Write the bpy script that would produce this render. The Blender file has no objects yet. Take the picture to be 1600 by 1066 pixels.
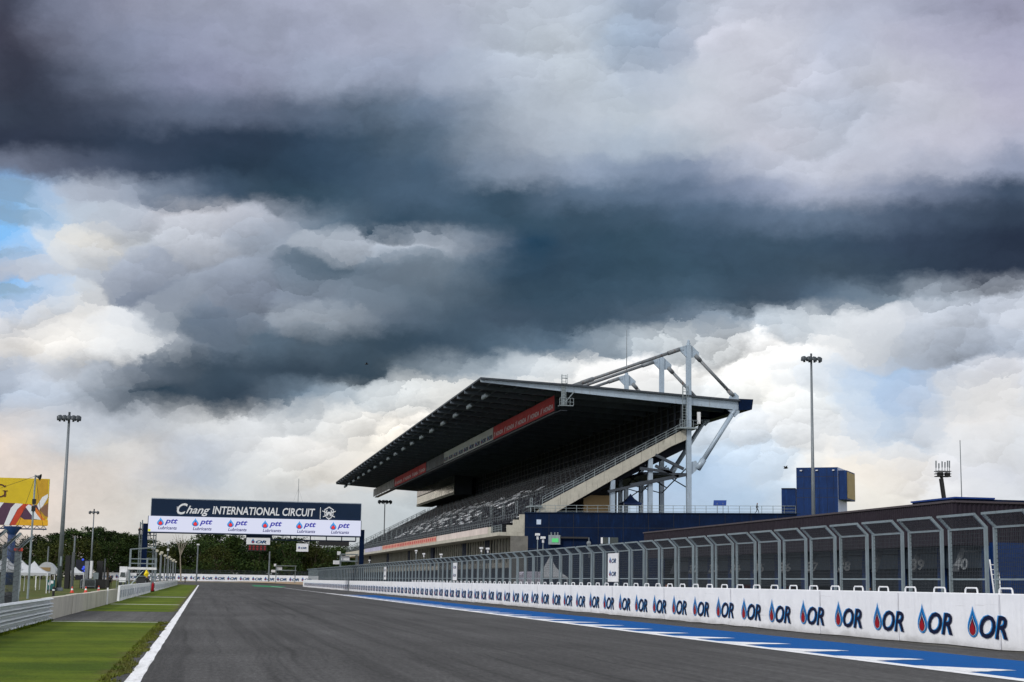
WARP1, WARP2, GENB, SUN_E = .034, .030, 1.5, 2.0
VK1, VK2, VK3 = .32, .30, .16
SH1, SH2, SH3, SOFT = 9.0, 9.0, 5.0, .46
import bpy, math, random
from mathutils import Vector, Matrix
R = random.Random(7)
sc = bpy.context.scene
COL = sc.collection
V = Vector

# ------------------------------------------------------------------ camera
F_PX, W_PX, H_PX, ROLL, EYE = 2400.0, 1600.0, 1066.0, 0.0165, 1.6
_vx, _vy = 318 - 800.0, 903 - 533.0
_ux, _uy = _vx * math.cos(ROLL) + _vy * math.sin(ROLL), -_vx * math.sin(ROLL) + _vy * math.cos(ROLL)
PITCH = math.atan(_uy / F_PX)
YAW = math.atan(-_ux * math.cos(PITCH) / F_PX)
CF = V((math.sin(YAW) * math.cos(PITCH), math.cos(YAW) * math.cos(PITCH), math.sin(PITCH)))
R0 = V((math.cos(YAW), -math.sin(YAW), 0)); U0 = R0.cross(CF)
CR = R0 * math.cos(ROLL) + U0 * math.sin(ROLL)
CU = U0 * math.cos(ROLL) - R0 * math.sin(ROLL)
CAM = V((0, 0, EYE))
cd = bpy.data.cameras.new('camera'); cam = bpy.data.objects.new('camera', cd); COL.objects.link(cam)
cd.sensor_width = 36; cd.lens = 36 * F_PX / W_PX; cd.clip_start = .1; cd.clip_end = 6000
cam.matrix_world = Matrix(((CR.x, CU.x, -CF.x, 0), (CR.y, CU.y, -CF.y, 0), (CR.z, CU.z, -CF.z, EYE), (0, 0, 0, 1)))
sc.camera = cam

def ray(px, py): return (CF + CR * ((px - 800) / F_PX) + CU * ((533 - py) / F_PX)).normalized()
def pX(px, py, x): d = ray(px, py); return CAM + d * (x / d.x)          # point of the line of sight on a plane X = x
def pY(px, py, y): d = ray(px, py); return CAM + d * (y / d.y)
def ratio(px, py=870): d = ray(px, py); return d.x / d.y
def pZ(px, py, z=0.0): d = ray(px, py); return CAM + d * ((z - EYE) / d.z)

# ------------------------------------------------------------------ colour + materials
def lin(c): return c / 12.92 if c <= .04045 else ((c + .055) / 1.055) ** 2.4
def S(h):
    h = h.lstrip('#'); return tuple(lin(int(h[i:i + 2], 16) / 255) for i in (0, 2, 4))
class NT:
    def __init__(s, tree): s.t = tree; s.n = tree.nodes; s.l = tree.links
    def add(s, ty, **k):
        n = s.n.new(ty)
        for a, b in k.items(): setattr(n, a, b)
        return n
    def put(s, sock, v):
        if v is None: return
        if isinstance(v, bpy.types.NodeSocket): s.l.new(v, sock)
        else:
            try: sock.default_value = v
            except Exception: sock.default_value = (*v, 1)
    def m(s, op, a, b=None, c=None, clamp=False):
        n = s.add('ShaderNodeMath', operation=op, use_clamp=clamp)
        for i, x in enumerate((a, b, c)): s.put(n.inputs[i], x)
        return n.outputs[0]
    def vm(s, op, a, b=None, scale=None):
        n = s.add('ShaderNodeVectorMath', operation=op)
        s.put(n.inputs[0], a); s.put(n.inputs[1], b)
        if scale is not None: s.put(n.inputs['Scale'], scale)
        return n.outputs[0]
    def mix(s, f, a, b, bt='MIX'):
        n = s.add('ShaderNodeMix', data_type='RGBA', blend_type=bt, clamp_factor=True)
        s.put(n.inputs[0], f); s.put(n.inputs[6], a); s.put(n.inputs[7], b); return n.outputs[2]
    def noise(s, vec, scale, detail=4, rough=.55, lac=2.0, dist=0):
        n = s.add('ShaderNodeTexNoise'); s.put(n.inputs['Vector'], vec)
        for k, v in (('Scale', scale), ('Detail', detail), ('Roughness', rough), ('Lacunarity', lac), ('Distortion', dist)): s.put(n.inputs[k], v)
        return n.outputs
    def mr(s, v, a, b, c=0., d=1., smooth=True):
        n = s.add('ShaderNodeMapRange', interpolation_type='SMOOTHSTEP' if smooth else 'LINEAR')
        for i, x in enumerate((v, a, b, c, d)): s.put(n.inputs[i], x)
        return n.outputs[0]
    def pos(s): return s.add('ShaderNodeNewGeometry').outputs['Position']
    def xyz(s, v):
        n = s.add('ShaderNodeSeparateXYZ'); s.put(n.inputs[0], v); return n.outputs
    def comb(s, x, y, z):
        n = s.add('ShaderNodeCombineXYZ')
        for i, q in enumerate((x, y, z)): s.put(n.inputs[i], q)
        return n.outputs[0]

def newmat(name):
    ma = bpy.data.materials.new(name); ma.use_nodes = True
    t = NT(ma.node_tree); b = t.n['Principled BSDF']
    return ma, t, b
def mat(name, col, rough=.6, metal=0., var=.15, scale=1.5, bump=0., bscale=20., stretch=(1, 1, 1), stain=None, stain_amt=.5, spec=.5):
    if isinstance(col, str): col = S(col)
    ma, t, b = newmat(name)
    p = t.vm('MULTIPLY', t.pos(), stretch)
    n1 = t.noise(p, scale, 5, .6)[0]; n2 = t.noise(p, scale * 7.3, 4, .6)[0]
    f = t.m('MULTIPLY_ADD', n1, .65, t.m('MULTIPLY', n2, .35))
    f = t.mr(f, .3, .7, 1 - var, 1 + var)
    c = t.vm('SCALE', col, scale=f)
    if stain:
        sp = t.vm('MULTIPLY', t.pos(), (3, 3, .35))
        k = t.mr(t.noise(sp, 1.1, 6, .65)[0], .52, .72)
        c = t.mix(t.m('MULTIPLY', k, stain_amt), c, (*S(stain), 1))
    t.put(b.inputs['Base Color'], c)
    t.put(b.inputs['Roughness'], t.mr(n2, .3, .7, max(.05, rough - .1), min(1, rough + .1)))
    b.inputs['Metallic'].default_value = metal
    b.inputs['Specular IOR Level'].default_value = spec
    if bump:
        bn = t.add('ShaderNodeBump'); bn.inputs['Strength'].default_value = bump; bn.inputs['Distance'].default_value = .02
        t.put(bn.inputs['Height'], t.noise(p, bscale, 4, .6)[0]); t.put(b.inputs['Normal'], bn.outputs[0])
    return ma
def emat(name, col, strength=1.0):
    ma, t, b = newmat(name)
    b.inputs['Base Color'].default_value = (.02, .02, .02, 1)
    b.inputs['Emission Color'].default_value = (*(S(col) if isinstance(col, str) else col), 1)
    b.inputs['Emission Strength'].default_value = strength; b.inputs['Roughness'].default_value = .4
    return ma

# ------------------------------------------------------------------ mesh building
_txt = {}
def text_geo(s, shear=0., bold=0., spacing=1.0):
    k = (s, shear, bold, spacing)
    if k not in _txt:
        c = bpy.data.curves.new('lettering_source', 'FONT'); c.body = s; c.shear = shear; c.offset = bold; c.size = 1
        c.space_character = spacing; c.resolution_u = 3; c.fill_mode = 'FRONT'
        o = bpy.data.objects.new('lettering_source', c); COL.objects.link(o)
        bpy.context.view_layer.update()
        me = bpy.data.meshes.new_from_object(o.evaluated_get(bpy.context.evaluated_depsgraph_get()))
        vs = [(v.co.x, v.co.y) for v in me.vertices]; fs = [tuple(p.vertices) for p in me.polygons]
        bpy.data.objects.remove(o); bpy.data.curves.remove(c); bpy.data.meshes.remove(me)
        x0 = min(v[0] for v in vs); x1 = max(v[0] for v in vs)
        _txt[k] = ([(x - x0, y) for x, y in vs], fs, x1 - x0)
    return _txt[k]

class MB:
    def __init__(s): s.v = []; s.f = []; s.m = []
    def face(s, pts, mi=0):
        n = len(s.v); s.v += [V(p) for p in pts]; s.f.append(tuple(range(n, n + len(pts)))); s.m.append(mi)
    def raw(s, vs, fs, mi=0):
        n = len(s.v); s.v += [V(p) for p in vs]
        for f in fs: s.f.append(tuple(i + n for i in f)); s.m.append(mi)
    def box(s, x0, x1, y0, y1, z0, z1, mi=0):
        s.raw([(x0, y0, z0), (x1, y0, z0), (x1, y1, z0), (x0, y1, z0), (x0, y0, z1), (x1, y0, z1), (x1, y1, z1), (x0, y1, z1)],
              [(0, 3, 2, 1), (4, 5, 6, 7), (0, 1, 5, 4), (1, 2, 6, 5), (2, 3, 7, 6), (3, 0, 4, 7)], mi)
    def bar(s, p, q, w, h=None, mi=0, up=(0, 0, 1)):
        p = V(p); q = V(q); h = w if h is None else h; d = (q - p).normalized(); u = V(up)
        if abs(d.dot(u)) > .98: u = V((0, 1, 0))
        a = d.cross(u).normalized() * w / 2; b = a.cross(d).normalized() * h / 2
        s.raw([p - a - b, p + a - b, p + a + b, p - a + b, q - a - b, q + a - b, q + a + b, q - a + b],
              [(0, 3, 2, 1), (4, 5, 6, 7), (0, 1, 5, 4), (1, 2, 6, 5), (2, 3, 7, 6), (3, 0, 4, 7)], mi)
    def tube(s, p, q, r0, r1=None, n=8, mi=0, cap=True):
        p = V(p); q = V(q); r1 = r0 if r1 is None else r1; d = (q - p).normalized()
        u = V((0, 0, 1)) if abs(d.z) < .95 else V((1, 0, 0)); a = d.cross(u).normalized(); b = a.cross(d)
        vs = []
        for c, r in ((p, r0), (q, r1)):
            for i in range(n):
                t = 2 * math.pi * i / n; vs.append(c + a * (r * math.cos(t)) + b * (r * math.sin(t)))
        fs = [(i, (i + 1) % n, n + (i + 1) % n, n + i) for i in range(n)]
        if cap: fs += [tuple(range(n))[::-1], tuple(range(n, 2 * n))]
        s.raw(vs, fs, mi)
    def path(s, pts, r, n=6, mi=0):
        for a, b in zip(pts, pts[1:]): s.tube(a, b, r, n=n, mi=mi)
    def prism(s, pts, off, mi=0, side=None):
        pts = [V(p) for p in pts]; off = V(off); n = len(pts); side = mi if side is None else side
        k = len(s.v); s.v += pts + [p + off for p in pts]
        s.f.append(tuple(range(k, k + n))); s.m.append(mi); s.f.append(tuple(range(k + n, k + 2 * n))[::-1]); s.m.append(mi)
        for i in range(n):
            j = (i + 1) % n; s.f.append((k + j, k + i, k + n + i, k + n + j)); s.m.append(side)
    def lathe(s, prof, c, n=12, mi=0, ax=(0, 0, 1)):
        c = V(c); d = V(ax).normalized(); u = V((1, 0, 0)) if abs(d.x) < .9 else V((0, 1, 0)); a = d.cross(u).normalized(); b = d.cross(a)
        k = len(s.v)
        for r, h in prof:
            for i in range(n):
                t = 2 * math.pi * i / n; s.v.append(c + d * h + a * (r * math.cos(t)) + b * (r * math.sin(t)))
        for j in range(len(prof) - 1):
            for i in range(n):
                s.f.append((k + j * n + i, k + j * n + (i + 1) % n, k + (j + 1) * n + (i + 1) % n, k + (j + 1) * n + i)); s.m.append(mi)
    def text(s, txt, o, u, v, h, mi=0, shear=0., bold=0., width=None, cap=.73):
        vs, fs, w = text_geo(txt, shear, bold); o = V(o); u = V(u); v = V(v)
        ky = h / cap; kx = (width / w) if width else ky
        s.raw([o + u * (x * kx) + v * (y * ky) for x, y in vs], fs, mi); return w * kx
    def poly2(s, pts, o, u, v, mi=0):
        o = V(o); u = V(u); v = V(v); s.face([o + u * x + v * y for x, y in pts], mi)
    def build(s, name, mats, parent=None, smooth=False, loc=None):
        me = bpy.data.meshes.new(name)
        if parent is not None: off = V(parent['_o']) if '_o' in parent else V((0, 0, 0))
        elif loc is not None: off = V(loc)
        else:
            xs = [p.x for p in s.v]; ys = [p.y for p in s.v]; off = V(((min(xs) + max(xs)) / 2, (min(ys) + max(ys)) / 2, min(p.z for p in s.v)))
        me.from_pydata([p - off for p in s.v], [], s.f); me.polygons.foreach_set('material_index', s.m)
        if smooth: me.polygons.foreach_set('use_smooth', [True] * len(s.f))
        for ma in (mats if isinstance(mats, (list, tuple)) else [mats]): me.materials.append(ma)
        me.update()
        o = bpy.data.objects.new(name, me); COL.objects.link(o)
        if parent is not None: o.parent = parent; o['_o'] = tuple(off)
        else: o.location = off; o['_o'] = tuple(off)
        return o
def thing(name, label, cat, loc=(0, 0, 0), group=None):
    o = bpy.data.objects.new(name, None); COL.objects.link(o); o.location = loc; o.empty_display_size = .3
    o['label'] = label; o['category'] = cat; o['_o'] = tuple(loc)
    if group: o['group'] = group
    return o
def tag(o, label, cat, group=None):
    o['label'] = label; o['category'] = cat
    if group: o['group'] = group
    return o
def kind(o, k): o['kind'] = k; return o
def dup(root, loc, label=None, rz=None, scale=None):
    r = root.copy(); COL.objects.link(r); r.location = loc
    if label: r['label'] = label
    if rz is not None: r.rotation_euler = (0, 0, rz)
    if scale is not None: r.scale = scale
    for ch in list(root.children):
        c = ch.copy(); COL.objects.link(c); c.parent = r
        for g in list(ch.children):
            d = g.copy(); COL.objects.link(d); d.parent = c
    return r
EX, EY, EZ = V((1, 0, 0)), V((0, 1, 0)), V((0, 0, 1))

# ------------------------------------------------------------------ materials
M = {}
M['fence'] = mat('weathered fence steel', '#78858c', .55, .3, .15, 2, stain='#55503f', stain_amt=.4)
M['galv'] = mat('galvanised steel', '#838e93', .45, .5, .15, 2, stain='#6a675c', stain_amt=.35)
M['girder'] = mat('pale grey steel paint', '#98a8b8', .45, .1, .12, .6, stain='#6d5a48', stain_amt=.35)
M['rusty'] = mat('grey paint with rust', '#6c7278', .6, .1, .2, .5, stain='#5a3820', stain_amt=.95)
M['navy'] = mat('navy painted metal', '#071833', .55, .0, .3, .35, stain='#0d2750', stain_amt=.6, spec=.06)
M['tower'] = mat('tower blue metal', '#0d2a58', .5, 0, .2, .5, stain='#1b4483', stain_amt=.5, spec=.15)
M['navyflat'] = mat('dark navy sign paint', '#08203a', .5, 0, .08, .4, spec=.2)
M['roofdark'] = mat('dark steel roof sheet', '#363d46', .6, .1, .25, .5)
M['roofbeam'] = mat('dark painted roof beam', '#5c6773', .55, .1, .2, .7)
M['conc'] = mat('weathered concrete', '#adaa9f', .85, 0, .15, .5, .3, 12, stain='#55564c', stain_amt=.55)
M['concd'] = mat('grey concrete step', '#6b6a66', .9, 0, .25, .6)
M['white'] = mat('white vinyl', '#e2e4ea', .55, 0, .05, .8, .35, 2.2, stain='#a9a9ac', stain_amt=.35)
M['whitep'] = mat('white paint', '#d4d6da', .5, 0, .08, 1.5)
M['black'] = mat('matt black', '#0e0f12', .6, 0, .3, 2)
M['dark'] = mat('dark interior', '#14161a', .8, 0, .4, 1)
M['glass'] = mat('dark window glass', '#2a332f', .12, .0, .4, .3, spec=.8)
M['brown'] = mat('dark brown corrugated sheet', '#211b25', .65, .0, .2, .4, spec=.2)
M['shutter'] = mat('grey blue roller shutter', '#20272f', .6, .1, .2, .8, spec=.2)
M['blue'] = mat('bright blue paint', '#0a3378', .5, 0, .15, .8, spec=.25)
M['lblue'] = mat('logo light blue', '#1c7fc4', .6, 0, .05, spec=.15)
M['mblue'] = mat('logo blue', '#07508f', .6, 0, .05, spec=.15)
M['lnavy'] = mat('logo navy', '#060f30', .6, 0, .05, spec=.15)
M['lred'] = mat('logo red', '#8c0d1e', .6, 0, .05, spec=.15)
M['red'] = mat('red banner cloth', '#b3242a', .7, 0, .15, .4)
M['lwhite'] = mat('white print', '#d8dade', .5, 0, .05)
M['orange'] = mat('orange red cone plastic', '#c8321a', .5, 0, .1)
M['yellow'] = mat('yellow print', '#e0b414', .5, 0, .08, .2)
M['pole'] = mat('grey lamp pole', '#6c7379', .5, .4, .15, .4)
M['poled'] = mat('dark lamp housing', '#3a4148', .5, .3, .15, 2)
M['cloth'] = mat('dark clothing', '#15171d', .9, 0, .2, 4)
M['skin'] = mat('skin', '#8a5c44', .6, 0, .05, 5)
M['tent'] = mat('white tent cloth', '#aaaeb3', .7, 0, .06, .7)
M['seat'] = mat('dark blue plastic seat', '#0a1020', .5, 0, .4, .25, spec=.12)
M['seatglint'] = mat('seat with painted glint', '#d4d8e0', .35, 0, .25, .4)  # reflection on the navy seats, put into a pale colour
M['ochre'] = mat('ochre wall panel', '#8c7550', .8, 0, .1, .6)
LOGO = ['white', 'lblue', 'mblue', 'lnavy', 'lred', 'lwhite']
LOGOM = [M[k] for k in LOGO]

def drop(w, h, n=9, mid=.3):
    L = []
    for i in range(n + 1):
        a = i / n
        if i < n * .45: y = mid * (1 - math.cos(math.pi * a / .9)); hw = math.sqrt(max(0, 1 - ((y - mid) / mid) ** 2))
        else: s_ = (a - .45) / .55; y = mid + (1 - mid) * s_; hw = (.5 + .5 * math.cos(math.pi * s_)) ** .9
        L.append((hw * w / 2, y * h))
    return [(x, y) for x, y in L] + [(-x, y) for x, y in L[::-1][1:-1]]
def flame(mb, o, u, v, w, h, n, st=.004, lo=1):
    o = V(o); n = V(n)
    for k, (ws, hs, dy, mi) in enumerate(((1, 1, 0, lo), (.82, .82, .03, lo + 1), (.70, .64, .05, lo + 4), (.62, .60, .06, lo + 2), (.50, .48, .07, lo + 3))):
        mb.poly2([(x, y + dy * h) for x, y in drop(w * ws, h * hs)], o + n * st * (k + 1), u, v, mi)
def or_logo(mb, o, u, v, n, fw=.63, fh=.86, tw=1.49, th=.6, gap=.1, st=.004):
    o = V(o); u = V(u); v = V(v); n = V(n)
    flame(mb, o + u * (fw / 2), u, v, fw, fh, n, st)
    p = o + u * (fw + gap) + v * (.02 * fh)
    mb.text('OR', p - u * .04 * tw + n * st + v * (.02 * th), u, v, th, 1, .25, .022, tw)
    mb.text('OR', p + n * st * 2, u, v, th, 3, .25, .02, tw)
# cloud cover by direction: rows from the horizon up, columns across the view, sRGB, then how billowed each place is (0-9)
def _row(y, cols, rel): return (y, cols.split(), rel)
CLOUDS = [
_row(850, 'd0c2b6 ccc4bc c8c4be c4c4c2 c2c4c4 c0c4c6 b8c2c8 b8c2c8 bcc6cc b8c6d0 acc0d4 a8c0d8 b4c8dc d8dadc dcdad6 d4d8dc d0d4da', '11111122222222333'),
_row(780, 'd6c6ba d4c8be ccc8c2 c4c6c6 c4c8ca c8cacb bcc4c8 b8c2c8 bcc6cc b8c6d0 aac0d8 a6c0dc b2c8de dcdcd8 e2ded6 d6d8dc d2d6dc', '11111132222222443'),
_row(740, 'dacdc2 d4cac2 cfcac6 acb6c4 ccd0d2 dedad2 d6d0c8 c4c6c6 d0d0cc c8d0d4 a8c4e0 a4c0de c6d6e6 ece6dc e4dfd8 d8dae0 d0d4dc', '11113444322233543'),
_row(700, 'dfd0c4 bcc2ca d2d0ce b8c0cc d0d3d6 e0deda eae4d8 ebe3d6 dcdcd6 d8dcdc d0dce6 b8cce0 d0dce8 f0eeea c0cede d8dce2 d4d8de', '11112466544444544'),
_row(660, 'cac6c6 bac0ca b6bec9 c6cace caced2 d2d6d8 e6e2da ebe7df dcdcd8 dcdfe0 dfe4e8 c8d4e0 e4e8ec dce3ea b4c8e0 dedfe2 dcdee2', '11122377765544544'),
_row(620, '9cabbf a8b4c4 516376 3b5064 465a6e 8498aa c2cacf dcddda e4e4e0 e4e4e2 e4e6e6 dce2e6 eeeeea ccd8e4 a8c2e2 d0d4da d8dade', '33322245655544545'),
_row(580, 'a6b2c4 b6beca 768393 465a6e 3b5166 384e62 495e70 8898a6 b0bcc6 e2e4e4 e6e6e6 ebebe9 eeeeec c4d2e2 a0bee2 aab6c8 c4c8d2', '33421123456665555'),
_row(540, 'dad8d6 e6e3de d8dce0 828f9f 576c81 4b6277 364f64 3d5870 4f6a82 6c8296 a8b4be d0d6da eeeeee e6e8ea b8c0cb a4b0c2 a8b4c6', '44542211134666654'),
_row(500, 'd2d6de e0dfdd ccd2da 748497 79879a 8e9aa8 5f7287 496279 3f5870 3a566e 4a647c 6c8094 a4b2c0 ccd4dc d2d8e1 b8c2d2 c0c8d6', '44544421112345544'),
_row(460, '70b0ec c8d2de 8390a5 8b97a9 7d8a9f 7e8ea2 677b90 53697e 38536a 34546d 385871 3e5d76 3f5870 56708a 8496a8 a4b0c0 aab4c4', '34444432111112344'),
_row(420, 'bac6da c2ccda 96a1b4 96a1b3 8794a7 556c82 62768b 65798d 3a5872 2f4f69 33556e 36566f 38556e 3e5870 324860 2c3e56 2e3f58', '34444332111111111'),
_row(380, '80baf0 dee0e0 b6bec9 b9c0cd 9ba9bd a5b1c1 a9b5c5 a2afc0 445f7a 30506a 34566f 3a5a76 3d5c77 3b5773 344964 2f425c 2a3a54', '35444443111111111'),
_row(340, '80b9ee b4cae2 b2bac9 b9bdc9 acb5c6 6a8096 3c5a74 3a5872 34556f 365670 405f7b 4a6684 566f8d 5d7593 4a607e 3f5470 334660', '34443211111111111'),
_row(300, '86b4e4 aabad2 8c9ab0 4f6580 345069 375771 3f5d79 446380 36556f 577290 546e8c 687d9b 8b99b5 a5afc7 8391ad 5d6f8d 445874', '33311111111111211'),
_row(262, '66728c 56637e 3e4f6a 2b415b 284058 304e6a 3f5c78 4e6985 8294ac 8b9db7 7b8fab 8898b4 b0b8cc bcc2d4 b3b9cd a7afc7 8b97b3', '11111111111222221'),
_row(220, '303c54 2f3d55 30425c 2e415b 2b415b 334f6b 445f79 647b95 9caabd a8b6c8 a5b5c9 b9c3d3 c4c8d8 b8c0d2 c0c4d6 c0c2d6 b0b4cc', '11111111122222222'),
_row(175, '364258 3a465e 4f5d78 5a6985 586884 566b87 5c738e 778ba5 a6b4c6 b4c0cf b8c4d2 c4cad8 c0c6d6 b2bcd0 bcc2d4 c4c6d8 b8b8d0', '11111111223222222'),
_row(120, '3f465c 4f5a74 6a7692 8088a6 8c94b0 94a0ba 96a2bc 9ca9c0 b0bcce b8c4d2 b0bed2 c0c8d6 c4c8d8 bac1d4 c4c8d8 bcbed4 b0b0ca', '11111122223222222'),
_row(60, '454960 666e88 7c86a2 8c94b0 949cb6 9ca4be a4acc4 aab4ca b4c0d0 bac6d5 9cb0ca bcc2d4 c4c8d8 b2bad0 b8bcd2 b0b2cc a4a6c2', '11111122223322221'),
_row(0, '4a5068 727a94 8a90aa 949bb4 9aa1ba a2a9c2 aab2c8 b0b8cc b0bacb b6c2d3 9fb0c9 b6bfd2 bbc0d3 b4bad0 aab0c8 a2a6c2 9a9cb8', '11111122222222211'),
]
# ------------------------------------------------------------------ world: Nishita sky behind procedural clouds, all in world directions
SUN_EL, SUN_AZ = math.radians(34), math.radians(235)      # behind the camera to the left
w = bpy.data.worlds.new('World'); sc.world = w; w.use_nodes = True
T = NT(w.node_tree); bg = T.n['Background']
sky = T.add('ShaderNodeTexSky', sky_type='NISHITA', sun_disc=False, sun_elevation=SUN_EL, sun_rotation=SUN_AZ, air_density=1.2, dust_density=1.5)
D = T.vm('NORMALIZE', T.add('ShaderNodeTexCoord').outputs['Generated'])
dx, dy, dz = T.xyz(D)
az = T.m('ARCTAN2', dx, dy); el = T.m('ARCSINE', dz)
FH = V((math.sin(YAW), math.cos(YAW), 0)); RH = V((math.cos(YAW), -math.sin(YAW), 0))
def dot(vec, c):
    n = T.add('ShaderNodeVectorMath', operation='DOT_PRODUCT'); T.put(n.inputs[0], vec); n.inputs[1].default_value = c; return n.outputs['Value']
def height(vec):
    """height over the horizon measured square to the straight, with the cloud bands a touch oblique"""
    f = T.m('MAXIMUM', dot(vec, FH), .25); x, y, z = T.xyz(vec)
    return T.m('SUBTRACT', T.m('DIVIDE', z, f), T.m('MULTIPLY', T.m('DIVIDE', dot(vec, RH), f), ROLL))
# noise space: directions, flattened a little
P = T.vm('MULTIPLY', D, (1, 1, 1.5))
def rows(azs, els, what):
    """look the cloud table up by azimuth and elevation; what = 'c' colours, 'r' billow amount"""
    tt = T.m('MULTIPLY_ADD', azs, .7, .45); prev = None; pv = None
    for (yy, cells, rel) in CLOUDS:
        d0 = ray(800, yy); v_el = d0.z / d0.dot(FH)
        n = T.add('ShaderNodeValToRGB'); cr = n.color_ramp; cr.interpolation = 'CARDINAL' if what == 'c' else 'LINEAR'
        k = len(cells); cells = [cells[2], *cells, cells[-3]]; rel = rel[2] + rel + rel[-3]; k = len(cells)
        for i in range(k - 2): cr.elements.new(.5)
        for i, h in enumerate(cells):
            d = ray({0: -450.0, k - 1: 2050.0}.get(i, 1600.0 * (i - 1) / (k - 3)), yy); e = cr.elements[i]; e.position = math.atan2(d.x, d.y) * .7 + .45
            if what == 'c': e.color = (*grade(S(h), yy), 1)
            else: g = int(rel[i]) / 9; e.color = (g, g, g, 1)
        T.put(n.inputs[0], tt)
        prev = n.outputs[0] if prev is None else T.mix(T.mr(els, pv, v_el), prev, n.outputs[0])
        pv = v_el
    return prev
def grade(c, yy):
    l = .25 * c[0] + .6 * c[1] + .15 * c[2]; blue = c[2] > 2.2 * c[0] and c[2] > .5
    k = 1.0 if blue else (.80 if l < .2 else .80)
    g = 1.10 if yy > 480 and l > .4 else 1.0
    if l < .13: g = .88
    tint = (1.03, 1.01, .98) if l < .2 else (1, 1, 1)
    return tuple(min(1.0, (l + (x - l) * k) * g * w_) for x, w_ in zip(c, tint))
rel0 = T.m('MULTIPLY', rows(az, height(D), 'r'), 1.0)
relK = T.mr(rel0, .1, .45, .12, 1.)
half = (.5, .5, .5)
wn = T.noise(T.vm('ADD', P, (3.1, 1.7, .4)), 10, 5, .56)[1]; wn2 = T.noise(P, 30, 8, .68)[1]
P1 = T.vm('ADD', P, T.vm('ADD', T.vm('SCALE', T.vm('SUBTRACT', wn, half), scale=WARP1), T.vm('SCALE', T.vm('SUBTRACT', wn2, half), scale=WARP2)))
def vor(vec, scale, rnd=1.0):
    n = T.add('ShaderNodeTexVoronoi', voronoi_dimensions='3D', feature='SMOOTH_F1' if scale < 30 else 'F1'); T.put(n.inputs['Vector'], vec); n.inputs['Scale'].default_value = scale
    if scale < 30: n.inputs['Smoothness'].default_value = .3
    n.inputs['Randomness'].default_value = rnd; return n.outputs['Position'], n.outputs['Distance']
v1, d1 = vor(P1, 24); v2, d2 = vor(P1, 58); v3, d3 = vor(P1, 130)
o1 = T.vm('SUBTRACT', v1, P1); o2 = T.vm('SUBTRACT', v2, P1); o3 = T.vm('SUBTRACT', v3, P1)
off = T.vm('ADD', T.vm('SCALE', o1, scale=VK1), T.vm('ADD', T.vm('SCALE', o2, scale=VK2), T.vm('SCALE', o3, scale=VK3)))
P2 = T.vm('ADD', P1, T.vm('SCALE', off, scale=relK))
Q2 = T.vm('MULTIPLY', P2, (1, 1, 1 / 1.5)); p2x, p2y, p2z = T.xyz(Q2)
base = rows(T.m('ARCTAN2', p2x, p2y), height(Q2), 'c')
# every puff is lit from above left: its lower right side turns grey
def lit(o): 
    n = T.add('ShaderNodeVectorMath', operation='DOT_PRODUCT'); T.put(n.inputs[0], o); n.inputs[1].default_value = (.35, -.15, -.9); return n.outputs['Value']
shade = T.m('ADD', T.m('MULTIPLY', lit(o1), SH1), T.m('ADD', T.m('MULTIPLY', lit(o2), SH2), T.m('MULTIPLY', lit(o3), SH3)))
dk_ = T.mr(rel0, .1, .3, 1.9, 1.)
soft = T.m('MULTIPLY', T.m('SUBTRACT', T.noise(P1, 13, 8, .68)[0], .5), dk_)
patch = T.mr(T.noise(P1, 9, 3, .5)[0], .42, .6, .15, 1.15)   # billows come in groups, with smooth stretches between
gain = T.m('ADD', 1.0, T.m('ADD', T.m('MULTIPLY', T.m('MULTIPLY', shade, patch), T.m('MULTIPLY', rel0, 2.0)), T.m('MULTIPLY', soft, SOFT)))
gain = T.m('MAXIMUM', gain, .3)
r_, g_, b_ = T.xyz(base)
cl = T.vm('SCALE', base, scale=gain)
# clear blue shows through thin places
cover = T.m('MAXIMUM', T.mr(T.m('DIVIDE', b_, T.m('ADD', r_, .02)), 1.5, 2.5, 1., .35), T.mr(b_, .45, .62, 1., 0.))
cl10 = T.vm('SCALE', cl, scale=10.0)
streak = T.mr(T.noise(T.vm('MULTIPLY', P1, (5, 5, 34)), 1.6, 6, .6)[0], .44, .60, 0, .9)
blue = T.mix(streak, T.vm('SCALE', sky.outputs[0], scale=1.0), T.vm('SCALE', cl10, scale=1.15))
mixed = T.mix(cover, blue, cl10)
# unseen sky behind the camera and overhead: broken overcast brightened to light the scene
gen = T.mix(T.mr(T.noise(P, 3.0, 5, .6)[0], .38, .62), (3.2, 3.6, 4.4, 1), (9.5, 9.4, 9.2, 1))
back = T.mr(T.m('ABSOLUTE', T.m('SUBTRACT', az, YAW)), .5, 1.1)
top = T.mr(el, .42, .8)
fac = T.m('MAXIMUM', back, top)
T.put(bg.inputs[0], T.mix(fac, mixed, T.vm('SCALE', gen, scale=GENB)))
bg.inputs[1].default_value = .1
w.cycles.sampling_method = 'MANUAL'; w.cycles.sample_map_resolution = 512

sl = bpy.data.lights.new('sun', 'SUN'); sl.energy = SUN_E; sl.angle = math.radians(10); sl.color = (1, .95, .88)
so = bpy.data.objects.new('sun', sl); COL.objects.link(so)
sd = V((math.sin(SUN_AZ) * math.cos(SUN_EL), math.cos(SUN_AZ) * math.cos(SUN_EL), math.sin(SUN_EL)))
so.rotation_euler = (-sd).to_track_quat('-Z', 'Y').to_euler(); so.location = (0, 0, 60)
sc.view_settings.view_transform = 'Standard'; sc.view_settings.look = 'None'; sc.view_settings.gamma = 1; sc.view_settings.exposure = 0
sc.view_settings.use_curve_mapping = False
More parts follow.
